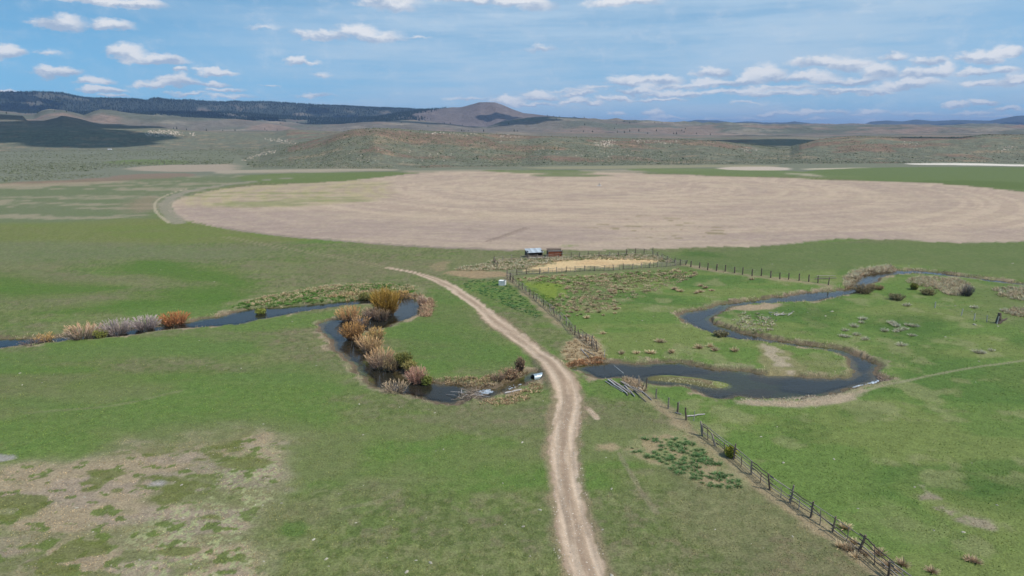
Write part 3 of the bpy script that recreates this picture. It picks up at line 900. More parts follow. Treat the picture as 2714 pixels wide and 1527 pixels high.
    rc_ = mixc(rc_, C(198, 178, 156), sstep(.54, .7, 1 - stk) * .4)
    rm_ = 1 - sstep(.82, 1.06, gu + (n_sm - .5) * .9)
    c = mixc(c, rc_, rm_)
    # ---- far plain
    m = pm([(-900,480),(-900,360),(300,395),(620,440),(600,462),(300,474),(0,484)], 10, 30, 8, 110, ax=2)
    c = mixc(c, C(110, 118, 104), m)
    sg = sstep(395, 470, gr) * (1 - sstep(-10, 10, sdf(X.ravel(), Y.ravel(), FIELD, 60).reshape(X.shape) * -1 + 10))
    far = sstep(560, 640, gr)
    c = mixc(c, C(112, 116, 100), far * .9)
    m = pm([(330,446),(420,438),(560,436),(625,432),(640,450),(560,456),(400,456)], 8, 25, 10, 111, ax=3)
    c = mixc(c, C(162, 146, 130), m * .8)
    m = pm([(270,430),(350,422),(470,424),(510,432),(470,437),(330,436)], 8, 25, 8, 112, ax=3)
    c = mixc(c, C(94, 118, 64), m * .85)
    m = pm([(250,474),(330,462),(470,458),(545,462),(480,470),(330,478),(0,492),(0,484)], 3, 12, 4, 113, ax=3)
    c = mixc(c, C(132, 108, 94), m * .7)
    m = pm([(-300,492),(0,489),(330,478),(330,483),(0,500),(-300,505)], 2, 12, 4, 114, ax=3)
    c = mixc(c, C(152, 136, 114), m * .7)
    for i, (p, col, k) in enumerate([
        ([(560,452),(900,447),(1050,448),(1050,453),(700,459),(560,462)], (164, 150, 132), .8),
        ([(600,470),(740,460),(1000,455),(1130,460),(1000,478),(850,484),(700,486)], (92, 114, 62), .85),
        ([(1050,452),(1300,449),(1500,452),(1700,449),(1900,447),(1900,452),(1500,462),(1100,462)], (168, 152, 134), .5),
        ([(1240,452),(1500,450),(1600,457),(1500,462),(1380,459)], (92, 114, 62), .8),
        ([(1380,462),(1500,460),(1640,464),(1560,468),(1420,467)], (86, 108, 60), .85),
        ([(1640,447),(1900,446),(2080,452),(2200,460),(2100,466),(1900,466),(1700,455)], (94, 116, 66), .85),
        ([(1880,447),(1950,441),(2050,442),(2110,447),(2080,452),(1950,452)], (186, 170, 156), .9),
        ([(2110,447),(2300,444),(2320,447),(2150,451)], (184, 172, 150), .8),
        ([(2060,457),(2160,461),(2330,472),(2200,470),(2080,462)], (176, 162, 142), .6),
        ([(2110,452),(2330,444),(2500,442),(2714,443),(3200,446),(3200,600),(2800,520),(2714,508),(2513,487),(2337,480),(2200,474),(2160,462)], (88, 112, 62), .9),
        ([(2400,485),(2500,478),(2714,484),(2900,495),(2714,505),(2500,488)], (78, 102, 48), .6),
        ([(2400,434),(2450,432),(2550,432),(2714,437),(3200,440),(3200,445),(2714,441.5),(2560,438),(2420,437)], (214, 206, 196), .95),
        ([(1350,444),(1640,439),(1950,436),(2100,440),(1900,444),(1500,449)], (150, 142, 112), .6)]):
        c = mixc(c, C(*col), pm(p, 3, 18, 5, 120 + i, ax=3.5, it=1) * k)
    # white specks / trails on the far sage
    # ---- crop field
    fs = sdf(X.ravel(), Y.ravel(), FIELD, 60).reshape(X.shape)
    fm = 1 - sstep(-.8, .8, fs + (fbm(X, Y, 6, 3, 130) - .5) * 2)
    pr = np.hypot(X - PIV[0], Y - PIV[1])
    arc = fbm(pr, np.arctan2(Y - PIV[1], X - PIV[0]) * 9, 3.4, 4, 131)
    arc2 = fbm(pr, np.arctan2(Y - PIV[1], X - PIV[0]) * 14, 12, 3, 132)
    fc = np.zeros_like(c) + C(168, 147, 130)
    fc = mixc(fc, C(184, 163, 142), sstep(.42, .60, arc) * .7)
    fc = mixc(fc, C(156, 137, 125), sstep(.48, .70, arc2) * .45)
    fc = mixc(fc, C(152, 134, 126), pm([(430,540),(900,560),(1400,600),(2000,625),(3000,600),(3000,680),(1400,700),(430,640)], 6, 25, 8, 133, ax=3) * .55)
    fc = mixc(fc, C(182, 162, 138), sstep(.5, .66, fbm(X, Y, 26, 5, 134, 2)) * .4)
    ye = pm([(440,545),(470,520),(600,490),(760,476),(1000,476),(1060,500),(1000,530),(820,545),(600,552)], 6, 18, 8, 135, ax=3)
    fc = mixc(fc, C(160, 150, 104), ye * (.3 + .35 * sstep(.38, .66, arc)))
    fc = mixc(fc, C(176, 160, 136), sstep(.5, .7, fbm(X, Y, 1.6, 3, 142, 4)) * .35)
    fc = mixc(fc, C(150, 132, 120), sstep(.52, .7, fbm(X, Y, 5, 4, 143, 5)) * .35)
    fc = mixc(fc, C(112, 126, 68), ye * sstep(.54, .70, fbm(X, Y, 12, 5, 136, 5)) * .55)
    fc = mixc(fc, C(120, 112, 72), sstep(.66, .72, fbm(X, Y, 3, 4, 137, 3)) * pm([(1550,580),(1750,570),(1950,600),(2000,640),(1750,640),(1600,620)], 8, 8, 4, 138) * .6)
    fc = mixc(fc, C(104, 128, 58), pm([(1495,650),(1520,648),(1530,653),(1500,656)], 1, 3, 1, 139) * .8)
    c = mixc(c, fc, fm)
    for i, p in enumerate([[(1240,452),(1500,450),(1600,457),(1500,462),(1380,459)], [(1380,462),(1500,460),(1640,464),(1560,468),(1420,467)]]):
        c = mixc(c, C(92, 112, 62), pm(p, 3, 18, 5, 170 + i, ax=3.5) * .8)
    nonlocal_road = None
    # perimeter track round the field
    def ftrack(pts, w, col, k):
        nonlocal c
        P = smooth_poly([gp(*p) for p in pts], closed=False)
        dd = segs_dist(X.ravel(), Y.ravel(), P, closed=False)[0].reshape(X.shape)
        c = mixc(c, col, (1 - sstep(w * .6, w * 1.2, dd + (fbm(X, Y, 5, 3, 141) - .5) * w)) * k)
    ftrack([(470,590),(452,570),(435,545),(445,528),(493,507),(598,489),(704,477),(800,470)], 3.2, C(142, 134, 118), .8)
    ftrack([(447,590),(418,568),(407,548),(415,530),(450,513),(500,500)], .7, C(168, 156, 132), .8)
    ftrack([(438,584),(412,560),(409,545),(425,525),(470,508)], .7, C(168, 156, 132), .0)
    ftrack([(600,604),(700,620),(900,638),(1100,652),(1350,664)], 1.6, C(146, 128, 120), .7)
    ftrack([(1290,640),(1340,622),(1395,602)], .8, C(134, 116, 104), .8)
    ftrack([(1300,641),(1350,623),(1402,604)], .5, C(134, 116, 104), .6)
    # ---- mesa
    t = (gr - grb) / (grc - grb)
    mr = np.interp(ga, AXM, MES_R)
    ms = sstep(.98, 1.06, gr / mr) * (1 - sstep(2400, 2800, gr))
    mn = fbm(X, Y, 45, 5, 150, 1.5); mn2 = fbm(X, Y, 14, 4, 151)
    mc = np.zeros_like(c) + C(106, 111, 96)
    mc = mixc(mc, C(128, 98, 86), sstep(.50, .60, mn + .13 * np.exp(-((t - .78) / .16) ** 2) - .05) * .7 * (ghm > 12))
    mc = mixc(mc, C(124, 118, 98), sstep(.5, .65, mn2) * .5)
    mc = mixc(mc, C(150, 128, 104), sstep(.63, .72, fbm(X, Y, 25, 4, 152, 2)) * .5)
    mc = mixc(mc, C(100, 98, 84), sstep(.55, .7, fbm(X, Y, 6, 3, 153)) * .6)
    c = mixc(c, mc, ms)
    # ---- far hills
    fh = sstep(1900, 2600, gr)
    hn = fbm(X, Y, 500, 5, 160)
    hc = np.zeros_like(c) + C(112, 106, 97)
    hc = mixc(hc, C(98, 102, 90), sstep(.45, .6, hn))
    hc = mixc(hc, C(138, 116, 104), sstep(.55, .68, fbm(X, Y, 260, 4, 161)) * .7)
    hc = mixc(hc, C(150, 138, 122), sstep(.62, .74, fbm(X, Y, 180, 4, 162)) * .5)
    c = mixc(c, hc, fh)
    # forest on the high range
    azd = np.degrees(ga)
    forest = (sstep(5300, 6200, gr + (fbm(X, Y, 600, 5, 163) - .5) * 3600) * (1 - sstep(-9, -5.5, azd - (gr - 6000) / 900)))
    op = sstep(.56, .64, fbm(X, Y, 380, 5, 164)) * (1 - sstep(7600, 9000, gr) * .5)
    forest = forest * (1 - op * .8)
    c = mixc(c, C(50, 63, 60), forest)
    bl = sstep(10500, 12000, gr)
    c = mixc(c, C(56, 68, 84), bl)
    bt = sstep(5400, 6000, gr) * (1 - sstep(7600, 8000, gr)) * sstep(-10, -7, azd) * (1 - sstep(3, 6, azd))
    c = mixc(c, C(108, 97, 98), bt * .85)
    return c, fm, ms, fh, forest


COLR, FM, MS, FH, FOREST = paint()
KALB = 1.05
_l = COLR @ np.array([.3, .55, .15])
COLR = _l[..., None] + (COLR - _l[..., None]) * 0.88
_g = sstep(.0, .5, (COLR[..., 1] - COLR[..., 0]) / (COLR[..., 1] + 1e-6))[..., None]      # how green
COLR = COLR * (1 + _g * (np.array([1.16, 1.0, .94]) - 1))
COLR = np.clip(COLR * KALB * np.array([1.05, 1.0, .93]), 0.01, 0.85)


def grid_faces():
    i, j = np.meshgrid(np.arange(NR - 1), np.arange(NA), indexing='ij')
    j2 = (j + 1) % NA
    return np.stack([i * NA + j, i * NA + j2, (i + 1) * NA + j2, (i + 1) * NA + j], -1)


FQ = grid_faces()                     # (NR-1, NA, 4)


def fmean(a):
    b = np.roll(a, -1, 1)
    return (a[:-1] + a[1:] + b[:-1] + b[1:]) / 4


V_ALL = np.stack([GX, GY, GZ], -1).reshape(-1, 3)
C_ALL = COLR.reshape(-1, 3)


def sub_mesh(name, mask, mat, V=None, attrs=None):
    fq = FQ[mask]
    used, inv = np.unique(fq.ravel(), return_inverse=True)
    VV = (V_ALL if V is None else V)[used]
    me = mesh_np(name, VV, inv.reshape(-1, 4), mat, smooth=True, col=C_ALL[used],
                 attrs={k: v.reshape(-1)[used] for k, v in (attrs or {}).items()})
    return me


M_GROUND = attr_mat('meadow', n1=5.0, n2=0.9, amp=0.34, amp2=0.16, bump=0.7, bdist=0.10)
M_ROAD = attr_mat('packed_dirt', n1=7.0, n2=1.2, amp=0.16, amp2=0.12, bump=0.5, bdist=0.04)
M_FIELD = attr_mat('stubble_field', n1=0.8, n2=0.12, amp=0.12, amp2=0.08, bump=0.5, bdist=0.12)
M_SAGE = attr_mat('sagebrush_slope', n1=0.35, n2=0.06, amp=0.34, amp2=0.18, bump=0.8, bdist=1.2)
M_MTN = attr_mat('mountain_side', n1=0.03, n2=0.006, amp=0.22, amp2=0.15, bump=0.8, bdist=14.0)
f_road = fmean(gu) < 1.0
f_field = (fmean(FM) > 0.5) & ~f_road
f_r = fmean(gr)
f_mesa = (fmean(MS) > 0.5) & (f_r > 500) & (f_r < 2600) & ~f_field
f_mtn = (f_r > 2500) & ~f_mesa
f_ground = ~(f_road | f_field | f_mesa | f_mtn)
structure('ground', sub_mesh('ground', f_ground, M_GROUND), 'green spring meadow with olive and dead brown patches on the valley floor')
structure('dirt_road', sub_mesh('dirt_road', f_road, M_ROAD), 'pale two rut dirt road curving over the creek')
structure('field', sub_mesh('field', f_field, M_FIELD), 'round pale brown stubble field with circular sprinkler lines')
structure('hill', sub_mesh('hill', f_mesa, M_SAGE), 'low long sagebrush hill behind the field')
structure('mountain', sub_mesh('mountain', f_mtn, M_MTN), 'blue forested range and bare butte on the horizon')
# water
wz = np.full(NR * NA, ZW, np.float32)
VW = np.stack([GX.ravel(), GY.ravel(), wz], -1)
f_w = (fmean(gs) < 1.3) & (f_r < 600)
depth = np.clip((GZ - (ZW - 0.55)) / 0.55, 0, 1)
_weed = sstep(.54, .64, fbm(GX, GY, 5, 4, 102, 2.4)) * (GX > 20) * .4
shal = np.maximum(sstep(.15, .85, depth) * .85, _weed)
me = sub_mesh('creek', f_w, water_mat(), V=VW, attrs={'shallow': shal})
structure('creek', me, 'dark winding creek between grassy banks')
#PART2
# ------------------------------------------------------------------ haze
def haze_box():
    x0, x1, y0, y1, z0, z1 = -43500, 43500, -43500, 43500, -2.5, 600
    V = [(x, y, z) for z in (z0, z1) for y in (y0, y1) for x in (x0, x1)]
    Fq = [(0, 2, 3, 1), (4, 5, 7, 6), (0, 1, 5, 4), (2, 6, 7, 3), (0, 4, 6, 2), (1, 3, 7, 5)]
    m = bpy.data.materials.new('haze'); m.use_nodes = True
    N, L = m.node_tree.nodes, m.node_tree.links
    N.clear()
    v = N.new('ShaderNodeVolumePrincipled')
    v.inputs['Color'].default_value = HAZE_COL + (1,)
    v.inputs['Density'].default_value = HAZE_D
    v.inputs['Anisotropy'].default_value = 0.0
    o = N.new('ShaderNodeOutputMaterial')
    L.new(v.outputs[0], o.inputs['Volume'])
    me = mesh_np('haze', V, Fq, m)
    link('haze', me, kind='stuff', label='thin blue haze over the far plain and the mountains')


HAZE_D = 4.4e-5
HAZE_COL = (0.42, 0.63, 1.0)
haze_box()

# ------------------------------------------------------------------ small mesh builders
def ribbons(P0, D, Ln, W, seg=2, droop=0.0, side=None, rng=RNG, taper=0.25):
    """n curved blades as strips; returns V, F (quads), t along blade"""
    n = len(P0)
    P0 = np.asarray(P0, float); D = np.asarray(D, float)
    D = D / np.linalg.norm(D, axis=1, keepdims=True)
    Ln = np.broadcast_to(Ln, (n,)); W = np.broadcast_to(W, (n,)); droop = np.broadcast_to(droop, (n,))
    rnd = rng.normal(size=(n, 3))
    S = np.cross(D, rnd); S /= np.linalg.norm(S, axis=1, keepdims=True) + 1e-9
    V = np.zeros((n, seg + 1, 2, 3))
    T = np.zeros((n, seg + 1, 2))
    for k in range(seg + 1):
        t = k / seg
        c = P0 + D * (Ln * t)[:, None]
        c[:, 2] -= droop * Ln * t * t
        w = W * (1 - t * (1 - taper)) / 2
        V[:, k, 0] = c - S * w[:, None]
        V[:, k, 1] = c + S * w[:, None]
        T[:, k, :] = t
    base = (np.arange(n) * (seg + 1) * 2)[:, None, None]
    f = np.array([[2 * k, 2 * k + 1, 2 * k + 3, 2 * k + 2] for k in range(seg)])[None]
    return V.reshape(-1, 3), (base + f).reshape(-1, 4), T.reshape(-1)


def merge(parts):
    V, Fs, Cc, o = [], [], [], 0
    for v, f, c in parts:
        V.append(v); Fs.append(np.asarray(f) + o); Cc.append(c); o += len(v)
    return np.vstack(V), np.vstack(Fs), np.vstack(Cc)


def cyl(r0, r1, h, n=8, wob=0.0, segs=3, seed=0, cap=True):
    """tapered, slightly crooked pole standing on the origin, as quads"""
    rg = np.random.default_rng(seed)
    V, Fq = [], []
    for k in range(segs + 1):
        t = k / segs
        r = r0 + (r1 - r0) * t
        cx_, cy_ = (rg.normal(0, wob, 2) if 0 < k < segs else (0, 0))
        for i in range(n):
            a = 2 * math.pi * i / n
            rr = r * (1 + rg.normal(0, .06))
            V.append((cx_ + rr * math.cos(a), cy_ + rr * math.sin(a), h * t))
    for k in range(segs):
        for i in range(n):
            j = (i + 1) % n
            Fq.append((k * n + i, k * n + j, (k + 1) * n + j, (k + 1) * n + i))
    if cap:
        for base in (0, segs * n):
            idx = [base + i for i in range(n)]
            for i in range(1, n - 2, 2):
                q = (idx[0], idx[i], idx[i + 1], idx[i + 2])
                Fq.append(q if base else q[::-1])
    return np.array(V), np.array(Fq)


def boxv(x0, x1, y0, y1, z0, z1):
    V = [(x, y, z) for z in (z0, z1) for y in (y0, y1) for x in (x0, x1)]
    Fq = [(0, 2, 3, 1), (4, 5, 7, 6), (0, 1, 5, 4), (2, 6, 7, 3), (0, 4, 6, 2), (1, 3, 7, 5)]
    return np.array(V, float), np.array(Fq)


def join(name, lst, mat, smooth=False):
    V, Fs, o = [], [], 0
    for v, f in lst:
        V.append(v); Fs.append(np.asarray(f) + o); o += len(v)
    return mesh_np(name, np.vstack(V), np.vstack(Fs), mat, smooth)


def between(p, q):
    """rotation that lays a +Z pole from p to q, and its length"""
    d = Vector(q) - Vector(p)
    return d.to_track_quat('Z', 'Y').to_euler(), d.length


M_WOOD = mat_flat('weathered_wood', lin(118, 108, 98), lin(178, 166, 152), 6, 0.9, stretch=(6, 6, 0.7), bump=.5)
M_WOODD = mat_flat('dark_wood', lin(84, 72, 64), lin(134, 118, 106), 6, 0.9, stretch=(6, 6, 0.7), bump=.5)
M_WOODP = mat_flat('bleached_wood', lin(150, 142, 138), lin(206, 198, 194), 6, 0.9, stretch=(6, 6, 0.7), bump=.5)
M_RUST = mat_flat('red_brown_boards', lin(104, 54, 34), lin(160, 92, 62), 3, 0.9, stretch=(1, 1, 5), bump=.4)
M_TIN = mat_flat('tin_roof', lin(168, 176, 182), lin(204, 210, 212), 1.2, 0.5, metal=0.15, bump=.1)
M_GALV = mat_flat('galvanised_steel', lin(136, 152, 162), lin(182, 194, 200), 3.0, 0.42, metal=0.5, bump=.1)
M_WHITE = mat_flat('white_plastic', lin(206, 204, 200), lin(236, 234, 230), 2.0, 0.6)
M_WIRE = mat_flat('fence_wire', lin(110, 108, 106), lin(150, 148, 146), 2.0, 0.5, metal=.7)
M_STONE = mat_flat('pale_stone', lin(158, 150, 132), lin(196, 188, 170), 3.0, 0.9, bump=.6, bdist=.03)
M_DARK = mat_flat('dark_inside', lin(26, 22, 22), lin(44, 38, 36), 3.0, 0.95)
M_PLANT = mat_attr_plain('dry_plants')
M_FOAM = mat_flat('white_water', lin(150, 162, 174), lin(204, 212, 220), 5.0, 0.5, bump=.8, bdist=.05)


def hitr(px, py, r0=560., r1=9800., n=700):
    """first terrain point under picture points, for hillsides"""
    px = np.atleast_1d(np.asarray(px, float)); py = np.atleast_1d(np.asarray(py, float))
    X, Y, Z = ray(px, py)
    hl = np.hypot(X, Y); sl = Z / hl
    rs = np.geomspace(r0, r1, n)
    RR = np.broadcast_to(rs, (len(px), n))
    xx = RR * (X / hl)[:, None]; yy = RR * (Y / hl)[:, None]
    hh = height(xx, yy)
    ok = hh >= CAMH + RR * sl[:, None]
    i = ok.argmax(1)
    good = ok.any(1)
    idx = np.arange(len(px))
    return xx[idx, i], yy[idx, i], hh[idx, i], good


# ------------------------------------------------------------------ willows along the left creek
def willow_meshes(seed, w, h, top, mid, low, dens=1.0, leafy=0.0, lean=0.0):
    rg = np.random.default_rng(seed)
    n1 = int(90 * dens)
    a = rg.uniform(0, 2 * math.pi, n1)
    rb_ = np.sqrt(rg.uniform(0, 1, n1)) * 0.20 * w
    P0 = np.stack([rb_ * np.cos(a), rb_ * np.sin(a), np.full(n1, -0.15)], 1)
    a2 = a + rg.normal(0, .35, n1)
    q = np.sqrt(rg.uniform(0, 1, n1))                  # spread of the tip
    tip = np.stack([q * w * .46 * np.cos(a2) + lean * h * .3, q * w * .46 * np.sin(a2), h * (0.50 + .42 * np.sqrt(np.clip(1 - q ** 2, 0, 1)) + rg.normal(0, .05, n1))], 1)
    D = tip - P0; Ln = np.linalg.norm(D, axis=1)
    v1, f1, t1 = ribbons(P0, D, Ln, rg.uniform(.05, .10, n1), 3, 0.05, rng=rg)
    c1 = (1 - t1)[:, None] * C(*low) + t1[:, None] * C(*mid)
    # twigs
    nt = int(2300 * dens * max(.4, w * h / 26.0))
    k = rg.integers(0, n1, nt); t = rg.uniform(.15, 1.0, nt)
    B = P0[k] + D[k] * t[:, None]
    cen = np.array([0, 0, h * .18])
    out = B - cen
    out /= np.linalg.norm(out, axis=1, keepdims=True) + 1e-6
    Dn = D[k] / Ln[k][:, None]
    dd = out * .8 + Dn * .6 + np.array([0, 0, .35]) + rg.normal(0, .33, (nt, 3))
    ln = rg.uniform(.10, .26, nt) * h * (1.15 - .35 * t)
    v2, f2, t2 = ribbons(B, dd, ln, rg.uniform(.04, .085, nt), 2, 0.05, rng=rg)
    hh = np.clip(v2[:, 2] / h, 0, 1.1)[:, None]
    side = rg.uniform(.8, 1.2, nt)
    jt = np.repeat(side, 6)[:, None]
    c2 = np.where(hh < .45, (1 - hh / .45) * C(*low) + hh / .45 * C(*mid), 0)
    c2 = np.where(hh >= .45, (1 - (hh - .45) / .65) * C(*mid) + (hh - .45) / .65 * C(*top), c2) * jt
    parts = [(v2, f2, c2)]
    if leafy > 0:
        nl = int(1600 * leafy)
        kk = rg.integers(0, nt, nl)
        B3 = B[kk] + rg.normal(0, .12, (nl, 3))
        v3, f3, t3 = ribbons(B3, rg.normal(0, 1, (nl, 3)), .14, .10, 1, 0, rng=rg, taper=.6)
        c3 = np.repeat(rg.uniform(.7, 1.3, nl), 4)[:, None] * C(*top)
        parts.append((v3, f3, c3))
    m1 = mesh_np('stems', v1, f1, M_PLANT, col=np.clip(c1, 0, .8))
    V, F_, Cc = merge(parts)
    m2 = mesh_np('twigs', V, F_, M_PLANT, col=np.clip(Cc * 1.6, 0, .8))
    return m1, m2


GREYL = (112, 100, 94)
OR, YL, TN, PK, LV, OL, RD = (180, 140, 92), (158, 128, 68), (176, 148, 114), (180, 140, 120), (164, 148, 144), (104, 102, 54), (172, 112, 72)
WILLOWS = [  # foot x, y, width px, height px, top, mid, low, density, leafy, lean, label
 (1024, 843, 84, 88, YL, (148, 118, 56), (92, 76, 62), 1.5, .5, 0, 'tallest golden willow at the far bend of the left creek'),
 (924, 853, 76, 50, OR, (176, 138, 100), GREYL, 1.3, .1, 0, 'orange topped bare willow left of the tallest golden willow'),
 (982, 852, 58, 42, TN, (158, 134, 118), GREYL, 1.2, 0, .3, 'pale tan willow touching the foot of the tallest golden willow'),
 (934, 900, 70, 54, (168, 128, 74), (144, 112, 78), (110, 84, 64), 1.5, .3, -.1, 'dense orange willow leaning over the water of the left lobe'),
 (995, 906, 62, 46, (186, 150, 92), (160, 130, 94), GREYL, 1.2, .1, 0, 'tan willow behind the large pale willow on the inner bank'),
 (983, 940, 74, 58, (192, 156, 104), (170, 140, 108), GREYL, 1.3, 0, -.2, 'upper half grown tan willow of the pair on the inner bank'),
 (1008, 978, 88, 66, (186, 148, 100), (156, 132, 112), (98, 88, 84), 1.4, 0, -.1, 'large pale willow with spreading grey stems at the water'),
 (1068, 978, 56, 50, OL, (96, 92, 50), (70, 62, 48), 1.2, 1.0, 0, 'olive green leafy willow between tan and pink willows'),
 (1104, 1012, 66, 56, PK, (170, 130, 112), (128, 104, 90), 1.3, 0, 0, 'pinkish bare willow at the bottom bend of the left creek'),
 (1130, 1014, 34, 30, (110, 116, 56), (100, 96, 60), (90, 78, 60), 1.0, .8, 0, 'small green bush at the right foot of the pinkish willow'),
 (1046, 1040, 84, 44, (176, 150, 116), (158, 138, 116), (120, 108, 98), 1.0, 0, .2, 'low dry willow standing alone on the outer near bank'),
 (1378, 984, 30, 46, (140, 116, 94), (112, 94, 78), (84, 72, 62), .9, .1, 0, 'slim grey brown bush beside the culvert mouth'),
 (1352, 1006, 70, 34, (166, 132, 104), (140, 114, 92), (104, 88, 74), 1.0, .1, 0, 'low brown willow on the bank left of the culvert'),
 (212, 899, 94, 48, (198, 150, 112), (158, 138, 122), (104, 98, 84), 1.4, 0, 0, 'orange and grey willow at the left end of the far left row'),
 (262, 896, 36, 26, (120, 122, 60), (116, 108, 74), (100, 88, 72), 1.0, .7, 0, 'small green bush between the first two willows of the far left row'),
 (303, 890, 88, 46, LV, (146, 130, 126), (100, 92, 84), 1.4, 0, 0, 'grey lavender willow second in the far left row'),
 (380, 880, 76, 44, (176, 156, 152), (150, 134, 130), (104, 94, 90), 1.4, 0, 0, 'grey lavender willow next to the rust red one'),
 (458, 868, 82, 42, RD, (152, 102, 68), (110, 84, 68), 1.5, .3, 0, 'rust red willow at the right end of the far left row'),
 (116, 899, 46, 24, (176, 140, 90), (150, 124, 84), (120, 104, 80), .6, .2, 0, 'thin orange brush left of the far left willow row'),
 (80, 915, 60, 16, (130, 108, 100), (112, 96, 90), (90, 80, 74), .7, 0, 0, 'low grey brush on the near bank at the far left'),
 (2291, 779, 54, 28, (128, 112, 82), (104, 94, 74), (80, 72, 60), 1.3, .7, 0, 'dark olive bush at the neck of the right creek'),
 (2325, 768, 40, 14, (130, 108, 80), (100, 86, 62), (70, 62, 50), 1.0, .4, 0, 'low brown bush right of the dark olive bush'),
 (2378, 796, 42, 20, (122, 114, 84), (104, 96, 74), (80, 72, 58), 1.2, .7, 0, 'dark round bush alone on the green slope past the right creek'),
 (2464, 782, 42, 18, (128, 118, 84), (108, 100, 72), (82, 74, 58), 1.2, .7, 0, 'low dark bush below the pale dry grass patch'),
 (2424, 768, 18, 18, (116, 114, 56), (96, 92, 52), (70, 64, 46), 1.2, .8, 0, 'small yellow green bush left of the dry grass patch'),
 (2563, 786, 34, 30, (128, 118, 112), (104, 96, 92), (76, 70, 68), 1.0, 0, 0, 'dark grey dead shrub at the right end of the dry grass patch'),
 (1912, 893, 44, 20, (124, 114, 84), (104, 96, 74), (80, 72, 60), 1.1, .6, 0, 'dark bush hanging over the bank of the middle channel'),
 (1938, 1212, 28, 32, (128, 126, 48), (92, 88, 46), (60, 56, 44), 1.2, 1.2, 0, 'yellow green bush growing in the near rail fence'),
 (690, 838, 30, 16, (120, 124, 58), (104, 104, 58), (96, 88, 66), 1.0, .9, 0, 'small green bush on the near bank of the straight left creek'),
 (975, 800, 60, 22, (108, 106, 58), (88, 84, 54), (70, 62, 48), 1.2, 1.0, 0, 'dark green brush on the far bank behind the willows'),
 (1060, 786, 70, 26, (186, 146, 88), (156, 122, 84), (116, 96, 76), 1.0, .2, 0, 'dry orange brush on the far bank right of the tallest golden willow'),
 (1118, 812, 30, 34, (192, 164, 138), (176, 148, 128), (150, 126, 108), 1.2, 0, 0, 'pale pink reeds at the right end of the creek bend'),
 (955, 872, 60, 36, (178, 138, 88), (154, 122, 92), GREYL, 1.0, 0, 0, 'low tan willow between the two orange willows'),
 (962, 920, 52, 40, (182, 142, 92), (158, 128, 98), GREYL, 1.1, 0, -.2, 'small tan willow squeezed between orange and pale willows'),
 (1036, 985, 50, 44, (150, 128, 92), (128, 112, 88), (86, 78, 70), 1.1, .2, .1, 'grey brown willow between the large pale one and the olive one'),
 (1085, 985, 44, 36, (146, 134, 78), (122, 112, 76), (84, 76, 60), 1.1, .5, 0, 'small olive brown willow behind the pinkish willow'),
 (1010, 858, 50, 40, (150, 124, 92), (120, 102, 86), (84, 74, 68), 1.1, 0, .2, 'dark twiggy willow base under the tallest golden willow'),
 (1320, 1010, 44, 26, (156, 130, 106), (132, 112, 94), (104, 90, 76), .8, 0, 0, 'grey brown brush above the beaver dam pool'),
]
wx, wy, wz_ = place([w[0] for w in WILLOWS], [w[1] for w in WILLOWS])
for i, (fx, fy, wp, hp, tp, md, lw, dn, lf, le, lab) in enumerate(WILLOWS):
    hp = hp * .86
    dist = math.sqrt(wx[i] ** 2 + wy[i] ** 2 + CAMH ** 2)
    el_ = math.asin(CAMH / dist)
    W = 1.06 * wp / F * dist
    # the picture height mixes the bush's height with its depth
    Hh = max(0.45, (hp / F * dist - 0.25 * W * math.sin(el_)) / math.cos(el_))
    m1, m2 = willow_meshes(500 + i, W, Hh, tp, md, lw, dn, lf, le)
    o = thing('willow_bush', lab, 'bush', (wx[i], wy[i] + 0.12 * W, hz(wx[i], wy[i] + .12 * W) if hz(wx[i], wy[i] + .12 * W) > ZW else ZW - .05), group='bushes along the creek')
    link('stems', m1, o, kind='stuff'); link('twigs', m2, o, kind='stuff')

# ------------------------------------------------------------------ fences
POSTS = [join('post', [cyl(.11, .085, 1.0, 8, .015, 4, 60 + k)], m) for k, m in enumerate((M_WOOD, M_WOODD, M_WOODD, M_WOODP))]
RAILS = [join('rail', [cyl(.055, .042, 1.0, 6, .03, 4, 70 + k)], m) for k, m in enumerate((M_WOOD, M_WOOD, M_WOODD, M_WOODP))]
WIREM = join('wire', [cyl(.012, .012, 1.0, 4, 0, 1, 3, cap=False)], M_WIRE)


